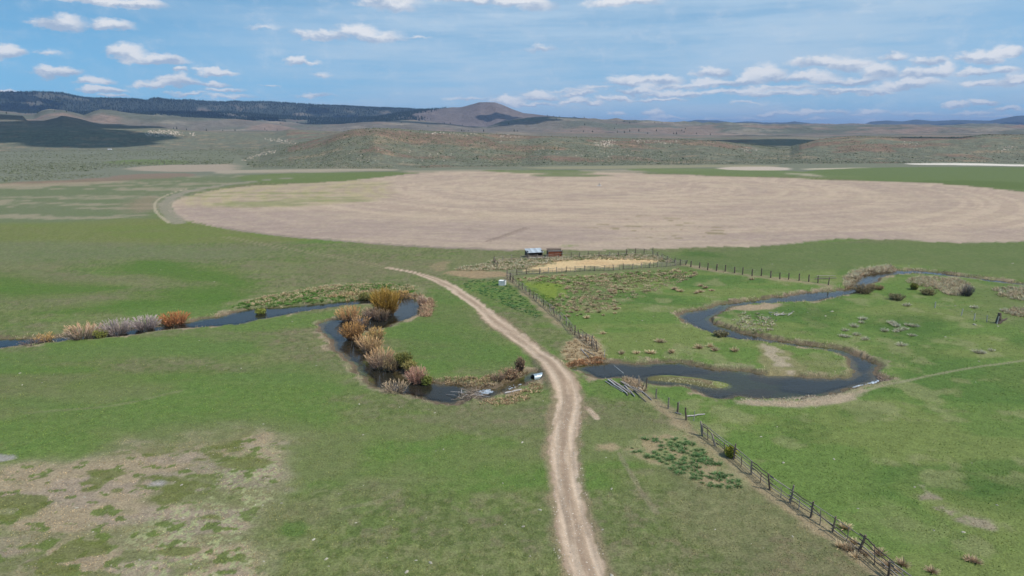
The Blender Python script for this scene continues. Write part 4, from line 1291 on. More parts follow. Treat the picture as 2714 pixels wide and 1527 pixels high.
def run_fence(label, pts, ph, rails, rh, mode='rail', cols=(0, 1), group=None, lean=.05, seed=0, stays=0, rad=1.0, name='rail_fence', skip=(), railcols=(0, 0, 1, 2)):
    rg = random.Random(seed)
    P = [(x, y) for x, y in pts]
    X, Y, Z = place([p[0] for p in P], [p[1] for p in P])
    o = thing(name, label, 'fence', (X[0], Y[0], Z[0]), group=group)
    base = Vector((X[0], Y[0], Z[0]))
    tops = []
    for i in range(len(P)):
        k = rg.choice(cols)
        hgt = ph * rg.uniform(.86, 1.12)
        link('post', POSTS[k], o, loc=Vector((X[i], Y[i], Z[i] - .25)) - base,
             rot=(rg.gauss(0, lean), rg.gauss(0, lean), rg.uniform(0, 6)), scale=(rad * rg.uniform(.85, 1.2), rad * rg.uniform(.85, 1.2), hgt + .25))
    for i in range(len(P) - 1):
        if i in skip:
            continue
        a, b = Vector((X[i], Y[i], Z[i])), Vector((X[i + 1], Y[i + 1], Z[i + 1]))
        d = (b - a).normalized()
        sd = Vector((-d.y, d.x, 0)) * .12 * rad
        for j in range(rails):
            t = rh[0] + (rh[1] - rh[0]) * j / max(1, rails - 1)
            if mode == 'rail' and rg.random() < .07:
                continue
            h0, h1 = t * ph + rg.gauss(0, .06), t * ph + rg.gauss(0, .06)
            if mode == 'rail' and rg.random() < .10:
                h1 *= .45
            p = a - base + Vector((0, 0, h0)) + sd - d * (.25 if mode == 'rail' else 0)
            q = b - base + Vector((0, 0, h1)) + sd + d * (.25 if mode == 'rail' else 0)
            e, ln = between(p, q)
            s = rg.uniform(.8, 1.25) * rad if mode == 'rail' else 1
            link('rail' if mode == 'rail' else 'wire', RAILS[rg.choice(railcols)] if mode == 'rail' else WIREM, o, loc=p, rot=e, scale=(s, s, ln))
        for s_ in range(stays):
            t = (s_ + 1) / (stays + 1) + rg.gauss(0, .05)
            p = a.lerp(b, t) - base
            link('stay', RAILS[rg.choice((0, 1, 2))], o, loc=p + Vector((0, 0, -.1)) - sd * .5, rot=(rg.gauss(0, .1), rg.gauss(0, .1), 0),
                 scale=(.9, .9, ph * rg.uniform(.7, 1.05)))
    return o


run_fence('near weathered rail fence running down to the bottom right corner',
          [(1862,1156),(1898,1183),(1944,1218),(1991,1258),(2041,1299),(2093,1333),(2147,1371),(2205,1411),(2276,1461),(2356,1529),(2443,1600),(2540,1680)],
          1.75, 4, (.15, .80), cols=(0, 0, 1), lean=.10, seed=3, name='rail_fence', rad=.95, stays=1)
run_fence('wire fence on leaning posts from the creek to the near rail fence',
          [(1694,1022),(1712,1031),(1739,1057),(1771,1083),(1797,1096),(1818,1114),(1862,1156)], 1.55, 4, (.2, .85), mode='wire', cols=(0, 1, 1), lean=.08, seed=4, name='wire_fence')
run_fence('long broken pole fence from the corral corner down to the creek',
          [(1344,738),(1352,742),(1360,749),(1375,760),(1384,767),(1394,776),(1404,783),(1413,790),(1422,797),(1440,812),(1459,826),(1469,838),(1485,850),(1500,861),(1512,877),
           (1524,888),(1538,896),(1552,905),(1567,916),(1583,933)], 1.65, 4, (.15, .85), cols=(0, 0, 1, 1), lean=.08, seed=5, stays=2, rad=.9)
run_fence('grey pole fence along the near side of the straw yard',
          [(1344,732),(1370,729),(1396,727),(1431,727),(1454,725),(1476,724),(1500,722),(1525,721),(1550,719),(1576,719),(1602,718),(1627,717),(1653,714),(1677,714),(1700,711),(1722,710),(1743,708),
           (1766,707),(1790,705),(1817,703)], 1.5, 4, (.15, .85), cols=(0, 0, 1), lean=.07, seed=6, stays=1, rad=.85)
run_fence('sagging pole fence along the far side of the straw yard',
          [(1309,695),(1333,691),(1357,689),(1380,690),(1402,688),(1424,687),(1447,687),(1480,684),(1514,682),(1536,681),(1558,679),(1587,680),(1616,680),(1638,678),(1660,677)],
          1.4, 3, (.2, .85), cols=(0, 1), lean=.1, seed=7, rad=.8)
run_fence('upright plank fence at the far right corner of the straw yard',
          [(1660,677),(1684,675),(1707,675),(1730,674)], 1.9, 4, (.3, .92), cols=(1, 1), lean=.03, seed=8, rad=.9)
run_fence('fallen pole fence closing the right end of the straw yard',
          [(1730,675),(1744,679),(1755,684),(1766,689),(1787,696),(1803,700),(1817,703)], 1.3, 3, (.15, .8), cols=(1, 0), lean=.16, seed=9, rad=.9)
run_fence('dark post and wire fence from the straw yard to the creek',
          [(1831,708),(1854,711),(1876,716),(1899,718),(1922,720),(1947,724),(1968,728),(1993,732),(2018,732),(2042,736),(2066,740),(2090,741),(2117,744),(2143,747),(2167,750),(2196,756)],
          1.75, 3, (.3, .85), mode='wire', cols=(2, 1), lean=.03, seed=10, rad=1.5, name='wire_fence')
run_fence('short fence stub at the left corner of the straw yard', [(1309,695),(1312,701),(1318,708)], 1.5, 3, (.2, .85), cols=(1,), seed=11, rad=.9)
run_fence('row of small pale posts in the far right pasture', [(2478,816),(2547,837),(2582,849),(2615,854),(2642,859)], 1.35, 2, (.4, .85), mode='wire', cols=(3, 3), lean=.09, seed=12, rad=.8, name='wire_fence')

# electric wire over the creek with a pale streamer
x, y, z = place([1583, 1604, 1652], [933, 958, 1003])
o = thing('electric_fence_wire', 'thin wire strung low over the creek with a pale rope end', 'wire', (x[0], y[0], z[0]))
b0 = Vector((x[0], y[0], z[0]))
for (i, j, h0, h1, mt) in ((0, 1, 1.3, 1.0, WIREM), (1, 2, 1.0, .8, WIREM)):
    p = Vector((x[i], y[i], z[i] + h0)) - b0; q = Vector((x[j], y[j], z[j] + h1)) - b0
    e, ln = between(p, q); link('wire', mt, o, loc=p, rot=e, scale=(1, 1, ln))
rope = join('rope', [cyl(.035, .035, 1.0, 6, 0, 1, 3)], M_WHITE)
p2 = p.lerp(q, .5) + Vector((0, 0, -.02)); e, ln = between(p2, q)
link('rope', rope, o, loc=p2, rot=e, scale=(1, 1, ln))

# ------------------------------------------------------------------ sheds
def log_x(L_, r=.10, mat=M_WOODD, seed=0):
    v, f = cyl(r, r * .9, L_, 7, .01, 2, seed)
    return join('log', [(v[:, [2, 1, 0]] * [1, 1, 1], f[:, ::-1])], mat)


def shed1():
    x, y, z = place([1399], [683.5])
    o = thing('shed', 'low log shed with a bright tin roof, left of the red brown one', 'shed', (x[0], y[0], z[0]), math.radians(17), group=None)
    Wd, D_, hf, hb = 4.3, 2.3, 1.5, 2.15
    lx = log_x(1.0, .11, M_WOODD, 1)
    # back wall and side walls of stacked logs, low log sill in front
    n = 9
    for k in range(n):
        zz = .1 + k * .2
        link('log', lx, o, loc=(-.12, D_, zz), scale=(Wd + .25, 1, 1))
        for xx in (0, Wd):
            if zz < hf + .5 * (hb - hf):
                link('log', lx, o, loc=(xx, -.15, zz + .1), rot=(0, 0, math.pi / 2), scale=(D_ + .3, 1, 1))
    for k in range(2):
        link('log', lx, o, loc=(-.12, 0, .1 + k * .2), scale=(Wd + .25, 1, 1))
    pv = join('post', [cyl(.09, .08, 1.0, 8, .01, 2, 5)], M_WOODD)
    pw = join('post', [cyl(.07, .07, 1.0, 8, .01, 2, 5)], M_WOODP)
    for xx in (0.0, Wd * .5, Wd):
        link('post', pw if xx == Wd else pv, o, loc=(xx, 0.02, 0), scale=(1, 1, hf))
        link('post', pv, o, loc=(xx, D_, 0), scale=(1, 1, hb))
    link('beam', lx, o, loc=(-.25, 0, hf - .08), scale=(Wd + .45, 1, 1))
    # tin sheets, ribbed
    ns = 6; sw = (Wd + .55) / ns
    for k in range(ns):
        m = 9
        V, Fq = [], []
        x0 = .0
        for i in range(m + 1):
            xx = sw * i / m * 1.0 - .002 * k
            zz = .018 * math.sin(i * math.pi)+ (.02 if i % 2 else 0)
            V += [(xx, -.35, zz), (xx, D_ + .25, zz), (xx, -.35, zz - .012), (xx, D_ + .25, zz - .012)]
        for i in range(m):
            a = 4 * i
            Fq += [(a, a + 4, a + 5, a + 1), (a + 2, a + 3, a + 7, a + 6), (a, a + 2, a + 6, a + 4), (a + 1, a + 5, a + 7, a + 3)]
        Fq += [(0, 1, 3, 2), (4 * m, 4 * m + 2, 4 * m + 3, 4 * m + 1)]
        me = mesh_np('roof_sheet', V, Fq, M_TIN)
        link('roof_sheet', me, o, loc=(-.25 + k * sw, 0, hf + .02 + .01 * (k % 2)), rot=(math.atan2(hb - hf, D_), 0, random.gauss(0, .004)))


def shed2():
    x, y, z = place([1453], [680.5])
    o = thing('shed', 'roofless red brown board shed standing right of the tin roofed one', 'shed', (x[0], y[0], z[0]), math.radians(6))
    Wd, D_, hf, hb = 3.9, 2.2, 1.5, 1.95
    n = 8
    for k in range(n):
        v, f = boxv(0, Wd, -.03, .03, .0, hf / n - .015)
        link('board', join('board', [(v, f)], M_RUST), o, loc=(0, 0.01 * (k % 2), .05 + k * hf / n))
    lx = log_x(1.0, .10, M_WOODD, 2)
    for k in range(9):
        link('log', lx, o, loc=(-.1, D_, .1 + k * .2), scale=(Wd + .2, 1, 1))
    for k in range(8):
        for xx in (-.05, Wd + .05):
            link('log', lx, o, loc=(xx, -.2, .12 + k * .2), rot=(0, 0, math.pi / 2), scale=(D_ + .4, 1, 1))
    v, f = boxv(-.15, Wd + .15, -.12, .12, 0, .09)
    link('top_board', join('top_board', [(v, f)], M_WOODP), o, loc=(0, -.02, hf + .06))
    v, f = boxv(-.2, Wd + .2, -.10, .10, 0, .12)
    link('top_board', join('top_board', [(v, f)], M_WOODD), o, loc=(0, D_, hb - .02))
    pv = join('post', [cyl(.09, .08, 1.0, 8, .01, 2, 5)], M_WOODD)
    for xx in (-.12, Wd + .12):
        link('post', pv, o, loc=(xx, -.12, 0), scale=(1, 1, hf + .35))


shed1(); shed2()

# white box by the fence
x, y, z = place([1321.5], [757])
o = thing('water_tank', 'white square tank on the grass left of the corral corner', 'tank', (x[0], y[0], z[0]), math.radians(-14))
b = [boxv(0, 1.5, 0, .06, 0, 1.05), boxv(0, .06, .062, 1.3, 0, 1.05), boxv(1.44, 1.5, .062, 1.3, 0, 1.05), boxv(.062, 1.438, 1.24, 1.3, 0, 1.05)]
link('tank_wall', join('tank_wall', b, M_WHITE), o)
link('tank_lid', join('tank_lid', [boxv(-.03, 1.0, -.03, 1.33, 1.053, 1.11)], M_WHITE), o)
link('rim', join('rim', [boxv(1.005, 1.53, -.03, .05, 1.053, 1.10), boxv(1.005, 1.53, 1.25, 1.33, 1.053, 1.10)], M_WHITE), o)

# ------------------------------------------------------------------ culvert
def culvert():
    A_, B_ = CULV_A.copy(), CULV_B.copy()
    A_.z, B_.z = -.50, -.50
    d = (B_ - A_).normalized()
    o = thing('culvert_pipe', 'big corrugated steel culvert pipe under the dirt road', 'culvert', A_, math.atan2(d.y, d.x))
    Ln = (B_ - A_).length
    n, R0 = 28, .60
    V, Fq = [], []
    xs = np.arange(-.45, Ln + .5, .07)
    for side in (0, 1):
        for k, xx in enumerate(xs):
            for i in range(n):
                a = 2 * math.pi * i / n
                rr = R0 + .018 * (1 if k % 2 else -1) - (.03 if side else 0)
                cut = 0
                if k < 2 or k > len(xs) - 3:
                    cut = 0
                # mitred ends
                up = rr * math.sin(a)
                xx2 = xx
                if xx < .8:
                    xx2 = xx + (up + R0) * .42 * (1 - (xx + .45) / 1.25)
                if xx > Ln - .8:
                    xx2 = xx - (up + R0) * .42 * (1 - (Ln + .45 - xx) / 1.25)
                V.append((xx2, rr * math.cos(a), up))
    m = len(xs)
    for side in (0, 1):
        o_ = side * m * n
        for k in range(m - 1):
            for i in range(n):
                j = (i + 1) % n
                q = (o_ + k * n + i, o_ + (k + 1) * n + i, o_ + (k + 1) * n + j, o_ + k * n + j)
                Fq.append(q if side else q[::-1])
    for k in (0, m - 1):
        for i in range(n):
            j = (i + 1) % n
            Fq.append((k * n + i, k * n + j, m * n + k * n + j, m * n + k * n + i))
    link('pipe', mesh_np('pipe', V, Fq, M_GALV, smooth=True), o)


culvert()

# ------------------------------------------------------------------ loose poles, planks
POLE = [join('pole', [cyl(.10, .07, 1.0, 8, .02, 5, 90 + k)], m) for k, m in enumerate((M_WOODP, M_WOOD, M_WOODP))]


def lay(name, label, cat, p0, p1, up, s=1.0, k=0, group=None):
    x, y, z = place([p0[0], p1[0]], [p0[1], p1[1]])
    a, b = Vector((x[0], y[0], z[0] + up)), Vector((x[1], y[1], z[1] + up * .8))
    e, ln = between(a, b)
    o = link(name, POLE[k % 3], loc=a, rot=e, scale=(s, s, ln), label=label, category=cat)
    if group:
        o['group'] = group


LP = [((1611,1010),(1662,1046),.22,1.2,0,'longest bleached pole on the near left side of the log pile'),
      ((1617,1010),(1670,1047),.30,1.1,1,'grey pole second from the near side of the log pile'),
      ((1624,1012),(1668,1041),.18,1.0,2,'white pole lying low in the middle of the log pile'),
      ((1640,1020),(1664,1050),.12,1.1,1,'short grey pole crossing the lower end of the log pile'),
      ((1645,1017),(1694,1046),.34,1.1,1,'dark grey pole lying highest on the log pile'),
      ((1650,1016),(1700,1042),.22,1.0,0,'thin pale pole at the back of the log pile'),
      ((1655,1024),(1682,1052),.14,1.2,0,'thick short pole under the back of the log pile'),
      ((1692,1030),(1727,1062),.12,.9,0,'straight pale pole alone right of the log pile'),
      ((1680,1036),(1712,1066),.10,.8,1,'thin grey pole between the log pile and the lone pole'),
      ((1604,1012),(1650,1040),.10,.7,0,'slender pale pole at the left edge of the log pile')]
for a_, b_, up, s, k, lab in LP:
    lay('pole', lab, 'pole', a_, b_, up, s, k, 'poles stacked by the creek')
for a_, b_, up, s, k, lab in [((1540,928),(1560,950),.18,.9,0,'pale pole on the dry grass above the culvert'),
                        ((1548,930),(1578,946),.22,.9,1,'grey pole crossing the dry grass by the fence end'),
                        ((1820,1106),(1868,1100),.15,1.0,0,'pale branch lying in the grass beside the fallen wire fence'),
                        ((1790,1095),(1806,1100),.12,.8,0,'short pale stick at the foot of the wire fence'),
                        ((2160,741),(2217,739),.25,1.2,1,'grey rail lying at the end of the dark post fence'),
                        ((2164,736),(2214,735),.45,1.0,1,'second grey rail just behind the first at the dark post fence'),
                        ((1450,684),(1492,684),.2,1.2,1,'fallen grey log in front of the red brown shed'),
                        ((1400,685),(1444,683),.15,1.0,0,'pale log in front of the tin roofed shed'),
                        ((1338,1046),(1382,1036),.25,1.0,0,'pale driftwood log in the dry bank below the culvert')]:
    lay('pole', lab, 'pole', a_, b_, up, s, k)
for (px_, py_, lab) in [(1797,1090,'short white marker post at the fallen part of the wire fence'), (1838,1116,'second short white marker post nearer the rail fence'),
                        (1431,727,'tall pale post standing out of the near side of the straw yard fence'),(1601,948,'thin white post on the creek bank at the fence end')]:
    x, y, z = place([px_], [py_])
    link('marker_post', POLE[0], loc=(x[0], y[0], z[0] - .1), rot=(.03, .05, 0), scale=(.5, .5, 1.5), label=lab, category='post')
# stump at the right
x, y, z = place([2645], [857])
o = thing('tree_stump', 'dark broken stump at the right end of the pale post row', 'stump', (x[0], y[0], z[0]))
link('trunk', join('trunk', [cyl(.5, .28, 2.0, 10, .05, 4, 31)], M_WOODD), o)
link('root', join('root', [cyl(.3, .1, 1.6, 8, .05, 3, 32)], M_WOODD), o, loc=(.2, 0, .2), rot=(.2, 1.1, .3))

# ------------------------------------------------------------------ beaver dam and riffle
DM = gpoly([(1225,1064),(1235,1048),(1248,1036),(1262,1038),(1268,1050),(1262,1064),(1245,1070)], ZW, it=1)
dc_ = DM.mean(0)
rg = np.random.default_rng(5)
n = 420
t = rg.uniform(0, 1, n)
i0 = rg.integers(0, len(DM), n)
B = dc_ + (DM[i0] - dc_) * (np.sqrt(t) * 1.02)[:, None]
P0 = np.column_stack([B, ZW - .1 + rg.uniform(0, .55, n) * (1 - np.sqrt(t) * .6)])
D = rg.normal(size=(n, 3)); D[:, 2] *= .25; D[:, 0] *= 1.3
v, f, tt = ribbons(P0, D, rg.uniform(.6, 1.9, n), rg.uniform(.04, .09, n), 2, .05, rng=rg, taper=.5)
cc = np.repeat(rg.uniform(.7, 1.3, n), 6)[:, None] * C(150, 134, 118)
o = thing('beaver_dam', 'beaver dam of grey sticks across the lower left creek', 'beaver dam', (0, 0, 0))
link('stick_pile', mesh_np('stick_pile', v, f, M_PLANT, col=cc), o, kind='stuff')
x, y, z = place([1264, 1300, 1268], [1040, 1037, 1056])
for k in range(16):
    p = Vector((*(dc_ + rg.normal(0, 1.0, 2) * [1.3, .9]), ZW + .25)); q = p + Vector(rg.normal(0, 1, 3) * [1.2, .9, .15])
    e, ln = between(p, q)
    link('stick', POLE[k % 3], o, loc=p, rot=e, scale=(.35, .35, ln))


def foam(name, lab, pts, n, seed, size=(.12, .5)):
    rg = np.random.default_rng(seed)
    P = gpoly(pts, ZW + .02, it=1); c0 = P.mean(0)
    V, Fq = [], []
    for k in range(n):
        j = rg.integers(0, len(P)); p = c0 + (P[j] - c0) * math.sqrt(rg.uniform()) * .95
        sx = rg.uniform(*size); sy = sx * rg.uniform(.25, .5); a0 = rg.normal(0, .3)
        o_ = len(V)
        for zz, sc in ((ZW + .005, 1.0), (ZW + .05, .55)):
            for i in range(8):
                a = i * math.pi / 4
                rr = rg.uniform(.7, 1.2) * sc
                u, w_ = sx * rr * math.cos(a), sy * rr * math.sin(a)
                V.append((p[0] + u * math.cos(a0) - w_ * math.sin(a0), p[1] + u * math.sin(a0) + w_ * math.cos(a0), zz))
        for i in range(8):
            j2 = (i + 1) % 8
            Fq.append((o_ + i, o_ + j2, o_ + 8 + j2, o_ + 8 + i))
        for i in (1, 3, 5):
            Fq.append((o_ + 8, o_ + 8 + i, o_ + 9 + i, o_ + 10 + i))
    me = mesh_np(name, V, Fq, M_FOAM, smooth=True)
    link(name, me, kind='stuff', label=lab)


foam('foam', 'white water spilling over the beaver dam', [(1262,1038),(1276,1032),(1300,1033),(1308,1038),(1290,1046),(1264,1050)], 42, 1)
foam('foam', 'white riffle at the right end of the lower right channel', [(2262,1026),(2290,1018),(2330,1008),(2350,1006),(2340,1013),(2300,1022),(2270,1030)], 60, 2)
foam('foam', 'faint ripples at the culvert outlet', [(1345,1028),(1366,1018),(1385,1016),(1370,1024),(1350,1034)], 10, 3, (.08, .25))

#PART3
# ------------------------------------------------------------------ lookups for scattering
AZS_N = AZS
S_FLAT = None


def at_grid(x, y, arr):
    a = np.arctan2(x, y); r = np.hypot(x, y)
    j = np.clip(np.searchsorted(AZS, a), 0, NA - 1)
    i = np.clip(np.searchsorted(RS, r), 0, NR - 1)
    return arr[i, j]


def in_poly(px, py, pts):
    P = gpoly(pts, 0, 1)
    _, ins, _, _ = segs_dist(px, py, P)
    return ins


def scatter(pts, n, seed):
    """n points spread evenly over a traced patch of ground"""
    rg = np.random.default_rng(seed)
    P = gpoly(pts, 0, 1)
    lo, hi = P.min(0), P.max(0)
    X, Y = [], []
    while len(X) < n:
        x = rg.uniform(lo[0], hi[0], n * 3); y = rg.uniform(lo[1], hi[1], n * 3)
        _, ins, _, _ = segs_dist(x, y, P)
        X += list(x[ins]); Y += list(y[ins])
    return np.array(X[:n]), np.array(Y[:n])


def tuft(seed, n, h, w, cb, ct, spread=.5, bw=.03, seg=2, droop=.25):
    rg = np.random.default_rng(seed)
    a = rg.uniform(0, 6.283, n); q = np.sqrt(rg.uniform(0, 1, n))
    P0 = np.stack([q * w * .25 * np.cos(a), q * w * .25 * np.sin(a), np.full(n, -.03)], 1)
    D = np.stack([np.cos(a) * q * spread * 1.6, np.sin(a) * q * spread * 1.6, np.ones(n)], 1) + rg.normal(0, .12, (n, 3))
    v, f, t = ribbons(P0, D, h * rg.uniform(.6, 1.1, n), bw * rg.uniform(.7, 1.4, n), seg, droop * q, rng=rg, taper=.3)
    jt = np.repeat(rg.uniform(.75, 1.25, n), (seg + 1) * 2)[:, None]
    c = ((1 - t)[:, None] * C(*cb) + t[:, None] * C(*ct)) * jt
    return v, f, np.clip(c, 0, .8)


def stuff(name, label, parts, mat=M_PLANT if 'M_PLANT' in globals() else None):
    V, F_, Cc = merge(parts)
    link(name, mesh_np(name, V, F_, M_PLANT, col=Cc), kind='stuff', label=label)


# ------------------------------------------------------------------ dry tussocks
DRYK = np.array([1.95, 1.75, 1.65])
TUS = [mesh_np('tussock', *tuft(200 + k, 110, .85, .9, (104, 96, 72), ct, .75, .05)[:2], M_PLANT,
               col=np.clip(tuft(200 + k, 110, .85, .9, (104, 96, 72), ct, .75, .05)[2] * DRYK, 0, .85)) for k, ct in enumerate([(176, 156, 132), (160, 142, 124), (188, 168, 138)])]
TUSG = [mesh_np('tussock', *tuft(210 + k, 110, .85, .9, (84, 90, 60), ct, .75, .05)[:2], M_PLANT,
                col=np.clip(tuft(210 + k, 110, .85, .9, (84, 90, 60), ct, .75, .05)[2] * DRYK, 0, .85)) for k, ct in enumerate([(124, 124, 96), (142, 136, 110)])]


TUSP = [mesh_np('tussock', *tuft(220 + k, 150, .75, 1.1, (104, 104, 76), ct, .8, .035)[:2], M_PLANT,
                col=np.clip(tuft(220 + k, 150, .75, 1.1, (112, 108, 84), ct, .8, .035)[2] * 2.3, 0, .85)) for k, ct in enumerate([(158, 150, 134), (146, 138, 122)])]


def tussocks(xs, ys, smin, smax, label, group, seed, pool=None):
    rg = random.Random(seed)
    zs = height(xs, ys)
    for x, y, z in zip(xs, ys, zs):
        s = rg.uniform(smin, smax)
        link('grass_tussock', rg.choice(pool or TUS), loc=(x, y, z), rot=(0, 0, rg.uniform(0, 6.28)), scale=(s * rg.uniform(.9, 1.3), s, s * rg.uniform(.7, 1.1)),
             label=label, category='grass tussock', **({'group': group} if group else {}))


def keep_dry(x, y, m=.5):
    s = at_grid(x, y, gs)
    k = s > m
    return x[k], y[k]


PAST = [([(1350,742),(1440,732),(1560,728),(1640,740),(1560,760),(1460,752),(1370,752)], 50), ([(1560,728),(1700,718),(1840,712),(1850,735),(1760,745),(1640,740)], 60),
        ([(1480,765),(1530,745),(1660,745),(1650,780),(1570,810),(1500,800)], 60), ([(1440,795),(1510,795),(1600,800),(1690,820),(1640,835),(1520,840),(1470,825)], 45)]
for k, (p, n) in enumerate(PAST):
    x, y = keep_dry(*scatter(p, n, 300 + k))
    tussocks(x, y, .45, .95, 'dry tan grass tussock in the pasture in front of the straw yard', 'dry grass tussocks in the fenced pasture', 400 + k, TUS + TUSG)
R7 = [(1350,735),(1362,748),(1380,760),(1470,750),(1400,790),(1375,800),(1500,830),(1515,760),(1440,780),(1290,795),(1110,730),(1055,760),(985,790),(1075,825),(1000,840),(1140,860),(1415,905),(1460,600),
      (2010,960),(2035,965),(2110,945),(1975,615),(2250,650),(2280,665),(2210,640),(2325,655),(1120,705),(965,835),(1340,735)]
sx, sy, _ = place([1900 + a / 2.898 for a, b in R7], [600 + b / 2.898 + 4 for a, b in R7])
CLUST = [((0, 1, 2, 3, 4, 5, 6, 7, 8, 28), 'grey tan tussock in the largest cluster on the right pasture', 'largest tussock cluster on the right pasture'),
         ((10, 11, 12, 13, 14, 15, 26, 27), 'grey tan tussock in the loose row just right of the creek neck', 'loose tussocks right of the creek neck'),
         ((9,), 'single tan tussock between the loose row and the largest cluster', None),
         ((16,), 'bright tan tussock standing alone below the largest cluster', None),
         ((17,), 'single grey tussock beside the first pale post of the far pasture', None),
         ((18, 19), 'grey tussock, one of two side by side left of the small third near the trail', 'two grey tussocks side by side near the trail'),
         ((20,), 'small grey tussock right of two others above the trail', None),
         ((21,), 'small tussock above the row of pale posts', None),
         ((22, 23, 24, 25), 'tan tussock at the right edge beyond the dark stump', 'tussocks beyond the dark stump')]
for ci, (idx, lab, grp) in enumerate(CLUST):
    idx = list(idx)
    tussocks(sx[idx], sy[idx], .85, 1.3, lab, grp, 411 + ci * 17, TUSP)
L6 = [(865,820),(720,540),(1305,885),(1005,975),(1120,970),(1230,970),(1390,965),(740,700),(590,690),(1600,930),(1690,920),(1725,950),(1875,955),(1650,470),(1440,490),(1420,480),(1460,495),(1580,510),(1610,500),(1700,490),(2010,405),(1615,455)]
sx, sy, _ = place([1300 + a / 2.8986 for a, b in L6], [600 + b / 2.8986 + 2 for a, b in L6])
tussocks(sx, sy, .8, 1.4, 'pale dry tussock alone on the green meadow between pole fence and right creek', 'solitary tussocks between fence and creek', 412)
NR_ = [(2228,1450),(2250,1458),(2268,1476),(2290,1470),(2330,1470),(2352,1500),(2380,1515),(2240,1400),(2570,1485),(2585,1490),(2392,1498),(2470,1516),(2262,1440)]
sx, sy, _ = place([a for a, b in NR_], [b for a, b in NR_])
tussocks(sx, sy, .6, 1.0, 'dry tussock growing near the bottom right rail fence', 'tussocks near the bottom right fence', 413)

# thick stands of dry grass: nobody could count these
def patch_stuff(name, label, jobs):
    parts = []
    for (pts, n, h, cb, ct, seed) in jobs:
        x, y = keep_dry(*scatter(pts, n, seed), -.2)
        z = height(x, y)
        rg = np.random.default_rng(seed)
        for k in range(3):
            v, f, c = tuft(seed * 7 + k, 16, h, .8, cb, ct, .8, .07, 1)
            m = np.arange(len(x)) % 3 == k
            xx, yy, zz = x[m], y[m], z[m]
            if len(xx) == 0:
                continue
            s = rg.uniform(.6, 1.4, len(xx)); a = rg.uniform(0, 6.28, len(xx))
            ca, sa = np.cos(a), np.sin(a)
            VX = (v[None, :, 0] * ca[:, None] - v[None, :, 1] * sa[:, None]) * s[:, None] + xx[:, None]
            VY = (v[None, :, 0] * sa[:, None] + v[None, :, 1] * ca[:, None]) * s[:, None] + yy[:, None]
            VZ = v[None, :, 2] * s[:, None] + zz[:, None]
            VV = np.stack([VX, VY, VZ], -1).reshape(-1, 3)
            FF = (f[None] + (np.arange(len(xx)) * len(v))[:, None, None]).reshape(-1, 4)
            CC = (c[None] * rg.uniform(.75, 1.25, len(xx))[:, None, None]).reshape(-1, 3)
            parts.append((VV, FF, np.clip(CC * ((np.array([1.5, 1.4, 1.35]) if seed in (507, 508, 509, 510, 511, 512) else np.array([1.9, 1.75, 1.7])) if cb[0] > cb[1] else 1.35), 0, .8)))
    stuff(name, label, parts)


DRY = ((120, 106, 84), (184, 164, 138))
GRN = ((62, 84, 40), (96, 124, 58))
patch_stuff('dry_grass', 'thick stands of dry tan grass by the corral and the right creek', [
    ([(1300,690),(1420,686),(1560,680),(1730,674),(1800,700),(1700,690),(1500,690),(1430,704),(1380,716),(1230,720),(1200,712),(1300,700)], 900, .7, *DRY, 500),
    ([(1300,690),(1420,686),(1560,680),(1730,674),(1800,700),(1700,690),(1500,690),(1430,704),(1380,716),(1240,716)], 500, .4, *GRN, 501),
    ([(1350,745),(1840,712),(1850,735),(1660,800),(1600,830),(1480,830),(1450,800),(1500,770),(1500,755)], 700, .5, (96, 92, 68), (164, 146, 122), 502),
    ([(2390,742),(2440,735),(2500,735),(2560,745),(2580,770),(2530,790),(2480,765),(2420,755)], 420, .9, *DRY, 503),
    ([(2630,765),(2680,760),(2760,770),(2760,800),(2690,800),(2640,785)], 220, .8, *DRY, 504),
    ([(2650,825),(2720,815),(2780,830),(2760,845),(2680,840)], 120, .7, *DRY, 505),
    ([(2240,730),(2285,715),(2350,705),(2380,712),(2340,728),(2290,735),(2265,760),(2235,765)], 420, 1.0, *DRY, 506),
    ([(1480,940),(1510,902),(1570,885),(1600,930),(1600,955),(1520,962)], 170, .4, (130, 112, 86), (176, 156, 124), 507),
    ([(1500,960),(1600,946),(1612,958),(1560,968),(1500,974)], 110, .45, (128, 96, 68), (160, 124, 92), 508),
    ([(1640,1010),(1660,1000),(1700,1015),(1712,1040),(1680,1030)], 90, .6, *DRY, 509),
    ([(1260,1066),(1330,1055),(1400,1028),(1420,1010),(1440,1020),(1420,1050),(1360,1072),(1290,1078)], 110, .4, (130, 112, 86), (170, 150, 120), 510),
    ([(1100,1012),(1200,1012),(1260,1030),(1330,1015),(1390,992),(1400,978),(1330,990),(1240,1002),(1150,1000)], 210, .45, (110, 96, 72), (160, 142, 112), 511),
    ([(1130,790),(1150,800),(1148,835),(1120,845),(1116,825),(1122,800)], 90, .8, (130, 108, 88), (168, 142, 118), 512),
    ([(860,785),(1000,770),(1110,780),(1140,800),(1060,786),(900,796)], 200, .7, (112, 96, 70), (170, 146, 112), 513),
    ([(1940,840),(2000,826),(2060,850),(2040,885),(1990,880),(1950,865)], 90, .55, (120, 112, 88), (166, 158, 138), 514),
])
